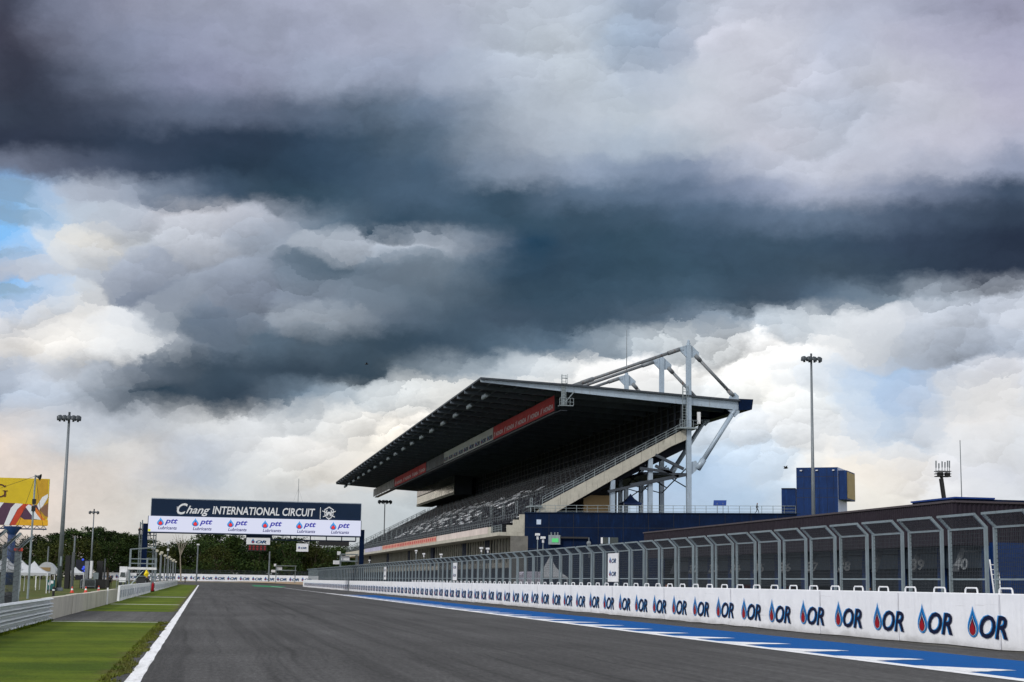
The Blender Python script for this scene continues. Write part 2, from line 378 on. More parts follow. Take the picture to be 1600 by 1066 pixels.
# ------------------------------------------------------------------ ground, track and painted markings (sheets 4 mm apart)
def sheet(name, pts, z, ma):
    b = MB(); b.face([(x, y, z) for x, y in pts]); o = b.build(name, ma); return kind(o, 'structure')
def rect(x0, x1, y0, y1): return [(x0, y0), (x1, y0), (x1, y1), (x0, y1)]
# dry grass earth to the horizon
ma, t, b = newmat('grassy ground')
p = t.pos(); n1 = t.noise(p, .06, 5, .6)[0]; n2 = t.noise(p, 1.3, 5, .65)[0]; n3 = t.noise(p, 14, 4, .7)[0]
c = t.mix(t.mr(n1, .35, .65), (.060, .080, .016, 1), (.105, .100, .035, 1))
c = t.mix(t.mr(n2, .35, .7, 0, .7), c, (.040, .060, .012, 1)); c = t.vm('SCALE', c, scale=t.mr(n3, .25, .75, .6, 1.4))
t.put(b.inputs['Base Color'], c); b.inputs['Roughness'].default_value = .95; b.inputs['Specular IOR Level'].default_value = .1
M['earth'] = ma
sheet('ground', rect(-2500, 2500, -600, 3500), -.012, M['earth'])
# verge turf: sunlit patches and shade bands painted in, worn edge beside the track
ma, t, b = newmat('mown turf')
p = t.pos(); x, y, z = t.xyz(p)
n1 = t.noise(t.vm('MULTIPLY', p, (.45, 1, 1)), .3, 6, .66)[0]; n2 = t.noise(t.vm('MULTIPLY', p, (1, .6, 1)), 1.5, 7, .72)[0]; n3 = t.noise(p, 18, 4, .75)[0]
c = t.mix(t.mr(n1, .30, .68), (.044, .078, .006, 1), (.112, .148, .011, 1))
c = t.mix(t.mr(n2, .46, .72, 0, .6), c, (.040, .055, .007, 1))
dry = t.mr(t.m('ADD', x, t.m('MULTIPLY', t.m('SUBTRACT', n2, .5), 1.6)), -1.75, -1.15, 0, 1)
c = t.mix(t.m('MULTIPLY', dry, .55), c, (.105, .085, .035, 1)); c = t.vm('SCALE', c, scale=t.mr(n3, .25, .75, .65, 1.35))
t.put(b.inputs['Base Color'], c); b.inputs['Roughness'].default_value = .95; b.inputs['Specular IOR Level'].default_value = .1
bn = t.add('ShaderNodeBump'); bn.inputs['Strength'].default_value = .6; bn.inputs['Distance'].default_value = .05
t.put(bn.inputs['Height'], n3); t.put(b.inputs['Normal'], bn.outputs[0])
M['turf'] = ma
def wob(y, s): return .10 * math.sin(y * .9 + s) + .07 * math.sin(y * 2.3 + 2 * s) + .05 * math.sin(y * 5.1 + s)
def verge(y0, y1):
    n = max(4, int((y1 - y0) / .6)); e = [(-1.22 + wob(y0 + (y1 - y0) * i / n, 1.), y0 + (y1 - y0) * i / n) for i in range(n + 1)]
    return [(-5.35, y0), *e, (-5.35, y1)]
k = sheet('grass_verge', verge(6, 57.6), .012, M['turf'])
sheet('grass_verge', verge(74, 131), .012, M['turf']); sheet('grass_verge', verge(133.5, 345), .012, M['turf'])
sheet('track_apron', rect(-14, -5.35, 6, 60), .002, M['earth'])

def asphalt(name, col, streak=True):
    ma, t, b = newmat(name); p = t.pos(); x, y, z = t.xyz(p)
    big = t.noise(t.vm('MULTIPLY', p, (.5, .035, 1)), 1, 5, .6)[0]
    mid = t.noise(t.vm('MULTIPLY', p, (1.7, .05, 1)), 1.3, 5, .65)[0]
    patch = t.noise(p, .12, 4, .6)[0]
    fine = t.noise(p, 55, 3, .75)[0]; fine2 = t.noise(p, 9, 4, .7)[0]
    f = t.m('MULTIPLY', t.mr(big, .3, .7, .84, 1.16), t.mr(mid, .3, .7, .88, 1.12))
    f = t.m('MULTIPLY', f, t.m('MULTIPLY', t.mr(fine, .28, .72, .42, 1.7), t.mr(fine2, .3, .7, .85, 1.15)))
    f = t.m('MULTIPLY', f, t.mr(patch, .35, .65, .86, 1.14))
    speck = t.noise(p, 24, 2, .8)[0]; f = t.m('MULTIPLY', f, t.mr(speck, .55, .75, 1., 1.35))
    gr_ = t.noise(t.vm('MULTIPLY', p, (9, 1.6, 1)), 1.4, 3, .75)[0]; f = t.m('MULTIPLY', f, t.mr(gr_, .32, .68, .74, 1.28))
    wav = t.m('MULTIPLY', t.m('SUBTRACT', t.noise(t.vm('MULTIPLY', p, (0, .03, 0)), 1, 3, .5)[0], .5), 2.4); xw = t.m('ADD', x, wav)
    for sc_, a_, b_, k_ in ((1.1, .50, .535, .13), (2.7, .55, .585, .16), (6.5, .60, .64, .20)):
        nn = t.noise(t.comb(t.m('MULTIPLY', xw, sc_), t.m('MULTIPLY', y, .006 * sc_), 0), 1, 3, .55)[0]
        f = t.m('MULTIPLY', f, t.mr(nn, a_, b_, 1., 1 - k_))
    if streak:   # rubbered racing line: long dark tyre lines in the middle of the track
        sn = t.noise(t.vm('MULTIPLY', p, (2.6, .012, 1)), 1, 6, .7)[0]
        xm = t.m('ADD', x, t.m('MULTIPLY', t.m('SUBTRACT', t.noise(t.vm('MULTIPLY', p, (0, .02, 0)), 1, 2, .5)[0], .5), 3.))
        line = t.m('MULTIPLY', t.mr(xm, 1.5, 4.5), t.mr(xm, 7.5, 11, 1, 0))
        f = t.m('MULTIPLY', f, t.m('SUBTRACT', 1, t.m('MULTIPLY', t.mr(sn, .45, .68), t.m('MULTIPLY_ADD', line, .38, .07))))
        bl = t.mr(t.noise(t.vm('MULTIPLY', p, (.2, .3, 1)), .25, 4, .6)[0], .55, .68)      # dark patches where bikes launch
        far = t.m('MULTIPLY', t.mr(y, 130, 170), t.mr(y, 260, 330, 1, 0))
        f = t.m('MULTIPLY', f, t.m('SUBTRACT', 1, t.m('MULTIPLY', t.m('MULTIPLY', bl, far), .4)))
    t.put(b.inputs['Base Color'], t.vm('SCALE', col, scale=f)); b.inputs['Roughness'].default_value = .88; b.inputs['Specular IOR Level'].default_value = .22
    bn = t.add('ShaderNodeBump'); bn.inputs['Strength'].default_value = .5; bn.inputs['Distance'].default_value = .01
    t.put(bn.inputs['Height'], fine); t.put(b.inputs['Normal'], bn.outputs[0]); return ma
M['asph'] = asphalt('track asphalt', (.053, .0525, .0535)); M['asph2'] = asphalt('service asphalt', (.075, .074, .074), False)
sheet('track', [(-1.6, -30), (21.4, -30), (21.4, 345), (60, 470), (60, 570), (-30, 570), (-12, 420), (-1.6, 345)], .004, M['asph'])
sheet('pit_lane', rect(21.4, 80, 20, 470), .0, M['asph2'])
sheet('access_path', rect(-60, -1.2, 57.6, 74), .008, M['asph2'])
sheet('access_path', rect(-5.35, -1.2, 131, 133.5), .008, M['asph2'])
# worn white paint
def paint(name, col, wear=.45, worn=(.09, .09, .09)):
    ma, t, b = newmat(name); p = t.pos(); n = t.noise(p, 5, 6, .75)[0]; n2 = t.noise(t.vm('MULTIPLY', p, (3, .25, 1)), 2, 5, .7)[0]
    k = t.m('MULTIPLY', t.mr(t.m('ADD', t.m('MULTIPLY', n, .5), t.m('MULTIPLY', n2, .5)), .47, .66), wear)
    k = t.m('MAXIMUM', k, t.m('MULTIPLY', t.mr(t.noise(t.vm('MULTIPLY', p, (5, .05, 1)), 1.2, 4, .65)[0], .58, .66), wear * .7))
    c = t.mix(k, (*col, 1), (*worn, 1)); c = t.vm('SCALE', c, scale=t.mr(t.noise(p, 40, 3, .7)[0], .3, .7, .8, 1.15))
    t.put(b.inputs['Base Color'], c); b.inputs['Roughness'].default_value = .85; b.inputs['Specular IOR Level'].default_value = .06; return ma
M['linew'] = paint('white road paint', (.72, .73, .76)); M['lineb'] = paint('blue run-off paint', (.002, .078, .285), .45, (.03, .06, .14))
M['lineg'] = paint('green road paint', (.03, .22, .10), .4); M['gravel'] = mat('tan gravel', '#8f7b62', .95, 0, .3, .7)
M['linegrass'] = paint('faded white line on grass', (.62, .63, .58), .45, (.16, .18, .08))
def strip(name, x0, x1, y0, y1, z, ma, jit=0., st=2.0):
    n = max(2, int((y1 - y0) / st)); q = random.Random(3)
    a = [(x0 + q.uniform(-jit, jit), y0 + (y1 - y0) * i / n, z) for i in range(n + 1)]; c = [(x1 + q.uniform(-jit, jit), y0 + (y1 - y0) * i / n, z) for i in range(n + 1)]
    b = MB(); b.raw(a + c, [(i, n + 1 + i, n + 2 + i, i + 1) for i in range(n)]); return kind(b.build(name, ma), 'structure')
strip('track_edge_line', -1.12, -.88, 6, 345, .008, M['linew'], .012, 1.2)
strip('track_edge_line', 14.45, 14.85, 10, 190, .014, M['linew'], .01)
strip('track_edge_line', 14.55, 14.75, 190, 345, .010, M['linew'])
strip('blue_run_off', 14.6, 18.65, 20, 172, .009, M['lineb'], .03)
b = MB(); q = random.Random(5)
y = 24.2
while y < 186:
    wv = q.uniform(-.12, .12); tip = 16.3 + q.uniform(-.15, .12)
    if y > 172: tip = 15.4
    up_ = [(14.84, y)] + [(14.84 + (tip - 14.84) * f_, y + .75 * f_ + q.uniform(-.05, .05)) for f_ in (.12, .25, .4, .55, .7, .85)] + [(tip + q.uniform(0, .12), y + .72 + wv)]
    dn_ = [(14.84 + (tip - 14.84) * f_, y + 2.35 - 1.3 * f_ + q.uniform(-.06, .06)) for f_ in (.92, .8, .68, .55, .42, .3, .18, .08)] + [(14.84, y + 2.35)]
    b.face([(x_, y_, .0165) for x_, y_ in up_ + dn_])
    y += 4.3
kind(b.build('white_dash_marking', M['linew']), 'structure')
b = MB()
for (x0, x1, y0, y1) in ((-5.2, -1.25, 56.3, 56.75), (-5.2, -1.3, 92.5, 93.4), (-5.2, -1.3, 127, 128.2)): b.face([(x0, y0, .018), (x1, y0 + .15, .018), (x1, y1, .018), (x0, y1, .018)])
kind(b.build('grass_line', M['linegrass']), 'structure')
sheet('green_run_off', [(10.5, 330), (14.4, 300), (18, 345), (12, 400)], .009, M['lineg'])
b = MB(); b.face([(30, 470, .01), (9, 560, .6), (60, 600, .9), (90, 470, .1)]); kind(b.build('gravel_trap', M['gravel']), 'structure')
# grass blades on the near verge
b = MB(); q = random.Random(11)
def blades(n, x0, x1, y0, y1, h0, h1):
    for i in range(n):
        yy = y0 + (y1 - y0) * q.random() ** 1.5; xx = q.uniform(x0, min(x1, -1.22 + wob(yy, 1.) + .06)); h = q.uniform(h0, h1); a = q.uniform(0, 6.28); w_ = .006 + .0003 * yy
        dx_, dy_ = math.cos(a) * w_, math.sin(a) * w_; lx, ly = q.uniform(-.03, .03), q.uniform(-.03, .03)
        b.v += [V((xx - dx_, yy - dy_, .01)), V((xx + dx_, yy + dy_, .01)), V((xx + lx, yy + ly, h))]; k = len(b.v); b.f.append((k - 3, k - 2, k - 1)); b.m.append(0)
blades(3500, -1.5, -1.1, 17, 57, .02, .07); blades(2500, -5.35, -5.1, 20, 57, .05, .16)
g = b.build('grass', M['turf'], loc=(0, 0, 0)); kind(g, 'stuff')
# ------------------------------------------------------------------ pit wall with printed banner, catch fence, pit garages
WX, WZ = 21.0, 1.53
WY0, WY1 = 22.0, 336.0
pw = thing('pit_wall', 'long white banner covered pit wall with repeated flame and OR logos along the blue run-off', 'pit wall', (WX + .2, 100, 0))
b = MB(); q = random.Random(2); n = int((WY1 - WY0) / 1.5); lo = []
for i in range(n + 1):
    y = WY0 + (WY1 - WY0) * i / n; j = q.uniform(-.012, .012)
    lo.append([(WX + j, y, .03 + q.uniform(0, .05)), (WX + q.uniform(-.01, .01), y, .5), (WX + q.uniform(-.006, .006), y, 1.0), (WX, y, WZ - .02), (WX + .03, y, WZ), (WX + .4, y, WZ), (WX + .4, y, 0)])
vs = [p for r_ in lo for p in r_]; m_ = 7
b.raw(vs, [(i * m_ + k, i * m_ + k + 1, (i + 1) * m_ + k + 1, (i + 1) * m_ + k) for i in range(n) for k in range(m_ - 1)])
b.face([lo[0][k] for k in range(7)]); b.build('wall', M['white'], pw)
# grime and tyre scuffs along the foot of the banner
ma_, t, bs_ = newmat('banner vinyl with grime'); p = t.pos(); x_, y_, z_ = t.xyz(p)
g_ = t.noise(t.vm('MULTIPLY', p, (1, .5, 1)), 1.6, 6, .68)[0]; d_ = t.m('MULTIPLY', t.mr(t.m('SUBTRACT', t.m('MULTIPLY', g_, .75), z_), .05, .42), .55)
sc_ = t.m('MULTIPLY', t.mr(t.noise(t.vm('MULTIPLY', p, (1, .22, 5)), 1.3, 5, .7)[0], .62, .70), .28)
ripple = t.noise(t.vm('MULTIPLY', p, (1, 1.2, .25)), 1.5, 4, .55)[0]
c_ = t.mix(t.m('MAXIMUM', d_, sc_), (.76, .775, .82, 1), (.20, .195, .19, 1)); t.put(bs_.inputs['Base Color'], t.vm('SCALE', c_, scale=t.mr(g_, .3, .7, .95, 1.04))); bs_.inputs['Roughness'].default_value = .5
bn_ = t.add('ShaderNodeBump'); bn_.inputs['Strength'].default_value = .5; bn_.inputs['Distance'].default_value = .12; t.put(bn_.inputs['Height'], ripple); t.put(bs_.inputs['Normal'], bn_.outputs[0])
bpy.data.objects['wall'].data.materials[0] = ma_
b = MB(); b.box(WX + .05, WX + .38, WY0, WY1, 0, .1); b.build('wall_footing', M['concd'], pw)
# seams between banner lengths
b = MB()
for yy in (38.5, 44.7, 50.9, 60.2, 69.5, 78.8, 88.1, 97.4, 106.7, 122.2, 137.7, 153.2, 176, 204):
    b.box(WX - .02, WX - .012, yy - .035, yy + .035, .06, WZ - .03)
kind(b.build('banner_seam', mat('seam vinyl', '#cfd1d8', .5), pw), 'stuff')
b = MB(); yk = 36.9 - .05; seams = 0
b2 = MB()
ys = []
while yk < WY1 - 3: ys.append(yk); yk += 3.1
or_logo(b, (WX - .022, ys[0] + .32, .32), (0, -1, 0), (0, 0, 1), (-1, 0, 0), .60, .87, 1.5, .62, .1, .003)
l0 = b.build('printed_logo', LOGOM, pw)
for yy in ys[1:]: c = l0.copy(); COL.objects.link(c); c.parent = pw; c.location = (0, yy - ys[0] + q.uniform(-.04, .04), q.uniform(-.015, .015))
b = MB(); b.box(WX - .05, WX + .45, 228.4, 229.6, 0, WZ + .02); b.build('wall_gap_post', M['pole'], pw)
# round white handles on top of the wall
def handle_mb(y):
    h = MB(); xs = WX + .2
    h.path([(xs, y - .36, WZ - .02), (xs, y - .34, WZ + .10), (xs, y - .28, WZ + .14), (xs, y + .28, WZ + .14), (xs, y + .34, WZ + .10), (xs, y + .36, WZ - .02)], .026, 6); return h
h0 = None; yy = 38.5; kx = 0
while yy < 160 and kx < 66:
    if h0 is None: h0 = handle_mb(yy).build('handle', M['whitep'], pw); hb = yy
    else:
        c = h0.copy(); COL.objects.link(c); c.parent = pw; c.location = (0, yy - hb, 0)
    yy += 1.92; kx += 1

# catch fence behind the wall
FX = 21.9; PIT = 2.71; PW_ = 2.27; FB = 1.5; FT = 3.42; OX, OZ = -.36, .34
cf = thing('catch_fence', 'grey steel catch fence of tall mesh panels with bent tops behind the white pit wall', 'fence', (FX, 100, 0))
def fence_frame():
    f = MB()
    for y in (.045, PW_ - .045):
        f.bar((0, y, 0), (0, y, FT), .09, .09); f.bar((0, y, FT - .02), (OX, y, FT + OZ), .08, .08)
    f.bar((0, .09, FT - .04), (0, PW_ - .09, FT - .04), .07, .06); f.bar((OX, 0, FT + OZ), (OX, PW_, FT + OZ), .07, .07); f.bar((0, .09, FB + .42), (0, PW_ - .09, FB + .42), .05, .05)
    return f
def fence_mesh():
    f = MB(); t_ = .0115
    y = .09 + .1
    while y < PW_ - .09:
        f.bar((0, y, FB + .02), (0, y, FT - .07), t_); f.bar((-.02, y, FT), (OX + .03, y, FT + OZ - .03), t_); y += .1
    z = FB + .05
    while z < FT - .06: f.bar((.012, .09, z), (.012, PW_ - .09, z), t_); z += .12
    for k in range(1, 5): f.bar((OX * k / 5 + .012, .08, FT + OZ * k / 5), (OX * k / 5 + .012, PW_ - .08, FT + OZ * k / 5), t_)
    return f
F0 = 35.34
M['mesh'] = mat('fence wire', '#2c333a', .5, .3, .1, 2)
cf['_o'] = (0, 0, 0)
f0 = fence_frame().build('fence_panel', M['fence'], cf); w0 = fence_mesh().build('wire_mesh', M['mesh'], f0)
offs = V(cf.location)
def farmesh():
    f = MB(); t_ = .012
    y = .09 + .17
    while y < PW_ - .1: f.bar((0, y, FB + .02), (0, y, FT - .07), t_); f.bar((-.02, y, FT), (OX + .03, y, FT + OZ - .03), t_); y += .17
    z = FB + .1
    while z < FT - .06: f.bar((.012, .09, z), (.012, PW_ - .09, z), t_); z += .24
    for k in (1, 3): f.bar((OX * k / 4 + .012, .08, FT + OZ * k / 4), (OX * k / 4 + .012, PW_ - .08, FT + OZ * k / 4), t_)
    return f
wf = None
for k in range(99):
    y = F0 + k * PIT
    if y > 330: break
    if k == 0: f, wm = f0, w0
    else:
        f = f0.copy(); COL.objects.link(f); f.parent = cf
        if k > 40:
            if wf is None: wf = farmesh().build('wire_mesh', M['mesh'], f); wm = wf
            else: wm = wf.copy(); COL.objects.link(wm); wm.parent = f
        else: wm = w0.copy(); COL.objects.link(wm); wm.parent = f
    f.location = V((FX, y, 0)) - offs
YF_END = F0 + k * PIT
b = MB()
for k2 in range(int((334 - YF_END) / PIT)):
    y = YF_END + k2 * PIT
    for yy in (y + .045, y + PW_ - .045): b.bar((FX, yy, 0), (FX, yy, FT), .09); b.bar((FX, yy, FT - .02), (FX + OX, yy, FT + OZ), .08)
    for z in (FT - .04, 1.9, 2.3, 2.7, 3.1): b.bar((FX, y + .09, z), (FX, y + PW_ - .09, z), .04)
    b.bar((FX + OX, y, FT + OZ), (FX + OX, y + PW_, FT + OZ), .07)
kind(b.build('far_fence_panels', M['fence'], None), 'stuff').parent = cf
o_ = bpy.data.objects['far_fence_panels']; o_.location = V(o_.location) - offs

# white sign boards hung on the fence
def fence_sign(px, label):
    y = (FX - .12) / ratio(px, 885)
    t_ = thing('fence_sign', label, 'sign', (FX - .12, y, 1.75), 'white sign boards on the catch fence')
    b = MB(); b.box(FX - .14, FX - .09, y - 1.05, y + 1.05, 1.75, 3.28); b.build('board', M['whitep'], t_)
    b = MB()
    for z in (2.05, 2.75): or_logo(b, (FX - .142, y + .75, z), (0, -1, 0), EZ, (-1, 0, 0), .42, .36, .95, .24, .1, .004)
    b.build('printed_logo', LOGOM, t_)
fence_sign(958, 'white OR sign board on the fence in front of the navy wall, nearest of three')
fence_sign(711, 'white sign board on the fence below the grandstand slab, middle one of three')
fence_sign(602, 'white sign board on the fence nearest the start gantry, farthest of three')

# pit garages
GX, GR, GY0, GY1 = 46.0, 43.8, 85.0, 152.0
gz1 = pX(1490, 785, GR).z; gz0 = 4.25
gb = thing('pit_garage_building', 'low pit garage building with dark brown corrugated roof edge and numbered bays behind the fence', 'garage building', (GX + 10, 122, 0))
def ribbed(p0, p1, z0, z1, out, pitch=.3, d=.05):
    b = MB(); p0 = V(p0); p1 = V(p1); L = (p1 - p0).length; n = int(L / pitch); u = (p1 - p0) / n; out = V(out)
    prof = [(0, 0), (.35, 0), (.5, 1), (.85, 1), (1, 0)]
    for i in range(n):
        for (a, da), (c, dc) in zip(prof, prof[1:]):
            A = p0 + u * (i + a) + out * (da * d); B = p0 + u * (i + c) + out * (dc * d)
            b.face([A + EZ * z0, B + EZ * z0, B + EZ * z1, A + EZ * z1])
    return b
b = ribbed((GR, GY1, 0), (GR, GY0 + .5, 0), gz0, gz1, (-1, 0, 0)); 
b2 = ribbed((GR, GY0 + .5, 0), (GR + 34, GY0 + .5, 0), gz0 + .02, gz1, (0, -1, 0)); b.raw(b2.v, b2.f)
b.build('fascia', M['brown'], gb)
b = MB(); b.box(GR - .12, GR + .1, GY0 + .4, GY1, gz1, gz1 + .12); b.box(GR + .1, GR + 34, GY0 + .36, GY0 + .58, gz1, gz1 + .12); b.build('roof_trim', mat('dark roof trim', '#3a3238', .5), gb)
b = MB(); b.face([(GR + .1, GY0 + .58, gz1 - .06), (GR + 34, GY0 + .58, gz1 - .2), (GR + 34, GY1, gz1 - .2), (GR + .1, GY1, gz1 - .06)]); b.face([(GR + .1, GY0 + .58, gz0 + .05), (GR + .1, GY1, gz0 + .05), (GX + 9.2, GY1, gz0 + .05), (GX + 9.2, GY0 + .58, gz0 + .05)]); b.build('roof', M['brown'], gb)
# interior volume: side, back and floor of the bays so that open shutters look into a dark room
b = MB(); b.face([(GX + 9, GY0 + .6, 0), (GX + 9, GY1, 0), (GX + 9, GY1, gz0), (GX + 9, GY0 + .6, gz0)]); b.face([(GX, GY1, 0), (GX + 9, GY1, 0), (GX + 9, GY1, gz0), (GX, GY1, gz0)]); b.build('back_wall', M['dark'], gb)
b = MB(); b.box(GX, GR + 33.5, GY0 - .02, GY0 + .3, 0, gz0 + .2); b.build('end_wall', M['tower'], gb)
M['signlight'] = mat('grey white digits', '#7e8387', .6)
M['signgrey'] = mat('dull grey sign', '#4a4f54', .6)
opens = {40: 1.5, 39: .0, 38: .0, 37: 1.75, '': 0, 36: 1.7, 35: 1.6, 34: 1.8, 33: 1.5, 32: 0.}
sh = None
for i in range(11):
    num = (40, 39, '', 38, 37, 36, 35, 34, 33, 32, '')[i]; y0 = GY0 + .5 + 5.75 * i; y1 = y0 + 5.75
    b = MB(); b.box(GX - .25, GX + .25, y0 - .35, y0 + .35, 0, gz0); b.build('pillar', M['tower'], gb)
    b = MB(); b.box(GX - .1, GX + .1, y0 + .35, y1 - .35, 2.95, gz0 + .1); b.build('lintel_panel', mat('lintel blue grey', '#22384a', .5, .1), gb) if i == 0 else b.build('lintel_panel', bpy.data.materials['lintel blue grey'], gb)
    zo = opens.get(num, .9 if i % 2 else 0)
    b = MB(); nz = max(2, int((2.95 - zo) / .16))
    for k in range(nz):
        za = zo + (2.95 - zo) * k / nz; zb = zo + (2.95 - zo) * (k + 1) / nz; zm = (za + zb) / 2
        b.face([(GX + .05, y1 - .35, za), (GX + .05, y0 + .35, za), (GX + .02, y0 + .35, zm), (GX + .02, y1 - .35, zm)]); b.face([(GX + .02, y1 - .35, zm), (GX + .02, y0 + .35, zm), (GX + .05, y0 + .35, zb), (GX + .05, y1 - .35, zb)])
    b.build('roller_shutter', M['shutter'], gb)
    # hanging number plate: slanted white blade square to the facade
    b = MB(); ya = y0 + .55; X0, X1 = GR + .2, GR + 1.25
    b.prism([(X0 + .55, ya, 4.15), (X0 + .85, ya, 4.15), (X0 + .35, ya, 2.72), (X0 - .05, ya, 2.72)], (0, .06, 0)); b.bar((X0 + .6, ya + .03, 3.9), (GX, ya + .03, 3.9), .08); sg = b.build('number_sign', M['signgrey'], gb)
    if num: b = MB(); b.text(str(num), (X0 + .0, ya - .03, 2.86), EX, EZ, .66, 0, .16, .03, .95); b.build('number', M['signlight'], sg)
# blue plant housing on the far part of the roof
t_ = thing('roof_plant_housing', 'flat blue box housing on the garage roof behind the front corner', 'roof housing', (60, 100, gz1))
a = pY(1492, 779, 105); c = pY(1640, 790, 105); b = MB(); b.box(a.x, c.x, 105, 112, gz1 - .3, a.z); b.box(a.x + 3.2, c.x, 104.6, 105, gz1 - .3, a.z - .35); b.build('housing', M['navy'], t_); b = MB(); b.box(a.x - .1, a.x + 3.1, 104.8, 112.1, a.z, a.z + .12); b.build('housing_cap', M['blue'], t_)
# things in the open bays
def cabinet(x, y, w_, d_, h_, m1, m2, label, gp):
    t_ = thing('tool_cabinet', label, 'cabinet', (x, y, 0), gp)
    b = MB(); b.box(x - d_ / 2, x + d_ / 2, y - w_ / 2, y + w_ / 2, .1, h_); b.build('cabinet_body', M[m1], t_)
    b = MB()
    for k in range(4): b.box(x - d_ / 2 - .02, x - d_ / 2, y - w_ / 2 + .05, y + w_ / 2 - .05, .18 + k * (h_ - .3) / 4, .14 + (k + 1) * (h_ - .3) / 4)
    kind(b.build('drawers', M[m2], t_), 'stuff')
for px, wd, ht, c1, c2, lb in ((1232, .9, 2.5, 'lred', 'red', 'tall red pit cabinet in an open garage bay beside sign 36'), (1170, .6, 2.2, 'red', 'lred', 'red pit cabinet inside the open garage bay under sign 34'), (1521, .45, 2.35, 'lred', 'red', 'narrow red cabinet inside garage bay 40'), (1511, .5, 2.3, 'yellow', 'yellow', 'yellow cabinet inside garage bay 40 beside a red one'), (1218, .35, 2.2, 'red', 'lred', 'narrow red pit cabinet inside garage bay 35')):
    cabinet(GX + 1.2, (GX + 1.2) / ratio(px, 900), wd, .6, ht, c1, c2, lb, 'pit cabinets in the garages')
t_ = thing('step_ladder', 'white aluminium ladder standing against the blue wall right of garage 40', 'ladder', (46.5, 82.5, 0))
a = pY(1562, 900, 82.5); b = MB()
for s_ in (-.22, .22): b.bar((a.x + s_, 82.5, 0), (a.x + s_, 83.2, 3.4), .07, .05)
b.build('side_rails', M['whitep'], t_); b = MB()
for k in range(11): b.bar((a.x - .22, 82.5 + .062 * k, .3 + .28 * k), (a.x + .22, 82.5 + .062 * k, .3 + .28 * k), .04)
kind(b.build('rungs', M['whitep'], t_), 'stuff')
# ------------------------------------------------------------------ grandstand
SY0, SY1 = 236.0, 507.0; DZ = 12.3
gs = thing('grandstand', 'long covered grandstand with dark cantilever roof, rusty tie rods and rows of navy seats', 'grandstand', (58, 370, 0))
def e(px, py, y=SY0): return pY(px, py, y)
# lower storeys
SLX, SLZ = 44.6, pX(781, 831, 44.6).z
b = MB(); b.prism([(SLX, SY0, SLZ - .55), (SLX, SY0, SLZ), (70, SY0, SLZ), (70, SY0, SLZ - .55)], (0, SY1 + 3 - SY0, 0)); b.build('deck_slab', M['conc'], gs)
b = MB(); b.box(45.6, 46.4, SY0, SY1, 3.9, 4.7); b.build('pit_canopy', M['conc'], gs)
b = MB(); b.box(46.6, 47.2, SY0, SY1, 0, 4.0); b.build('pit_wall_panels', M['navy'], gs)
b = MB(); b.box(48.4, 48.6, SY0, SY1, 4.7, SLZ - .5); b.build('glazing', M['glass'], gs)
b = MB(); b.face([(47.4, SY0, 4.7), (48.4, SY0, 4.7), (48.4, SY1, 4.7), (47.4, SY1, 4.7)]); b.build('balcony_floor', M['conc'], gs)
b = MB(); b.box(46.5, 49.2, SY0 - .3, SY0 + .1, 0, SLZ - .56); b.build('corner_wall', M['concd'], gs)
q = random.Random(9)
cm = MB(); cm.box(47.9, 48.12, -.14, .14, 4.7, SLZ - .5); c0 = None
for i in range(100):
    y = SY0 + 1.2 + i * 2.68
    if c0 is None: cm.v = [p + V((0, y, 0)) for p in cm.v]; c0 = cm.build('facade_column', M['conc'], gs); yb = y
    else: c = c0.copy(); COL.objects.link(c); c.parent = gs; c.location = (0, y - yb, 0)
for y in (262, 286, 328, 366, 410, 455):
    b = MB(); b.box(47.9, 48.35, y, y + 4.4, 4.7, SLZ - .6); b.build('navy_wall_panel', M['navy'], gs)
# stepped terrace
NR = 32; TX0, TZ0, TX1, TZ1 = 45.9, SLZ + 1.1, 74.0, 25.5
rr = [(TX0 + (TX1 - TX0) * i / NR, TZ0 + (TZ1 - TZ0) * i / NR) for i in range(NR + 1)]
prof = []
for i in range(NR): prof += [(rr[i][0], rr[i][1]), (rr[i + 1][0], rr[i][1])]
prof.append((TX1, TZ1)); prof.append((75.6, TZ1))
pts = [(x, SY0 + .65, z) for x, z in prof] + [(75.6, SY0 + .65, TZ1 - 1.9), (TX0 + 1, SY0 + .65, TZ0 - 1.2), (TX0, SY0 + .65, TZ0 - 1.2)]
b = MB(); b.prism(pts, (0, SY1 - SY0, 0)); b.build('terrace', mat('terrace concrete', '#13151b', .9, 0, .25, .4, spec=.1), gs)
# seats: the hundred nearest are parts of their own
def seat_mb(mi=0):
    s_ = MB(); s_.box(.25, .33, -.22, .22, .12, .62, mi); s_.box(-.12, .3, -.22, .22, .30, .36, mi); s_.bar((.1, 0, 0), (.1, 0, .3), .06, .06, mi); return s_
base = seat_mb(); rest = MB(); s0 = None; ns = 0
AIS = 11.65
def in_aisle(y): return ((y - SY0) % AIS) < 1.3
for i in range(NR):
    x, z = rr[i][0] + .35, rr[i][1]
    y = SY0 + 1.4
    while y < SY1 - .6:
        if not in_aisle(y):
            if y < SY0 + 4.6 and ns < 100 and i > 1:
                if s0 is None:
                    m_ = MB(); m_.raw([p + V((x, y, z)) for p in base.v], base.f); s0 = m_.build('seat', M['seat'], gs); sp = V((x, y, z))
                else: c = s0.copy(); COL.objects.link(c); c.parent = gs; c.location = V((x, y, z)) - sp
                ns += 1
            else:
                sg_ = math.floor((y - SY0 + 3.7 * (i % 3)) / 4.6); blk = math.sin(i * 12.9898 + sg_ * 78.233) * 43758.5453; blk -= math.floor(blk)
                pale = 5 <= i <= 20 and 285 < y < 425 and blk > .68 and q.random() < .8  # blocks of seats coloured pale to paint in the reflected specks
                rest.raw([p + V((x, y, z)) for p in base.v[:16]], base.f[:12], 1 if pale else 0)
        y += .58
kind(rest.build('seat_rows', [M['seat'], M['seatglint']], gs), 'stuff')
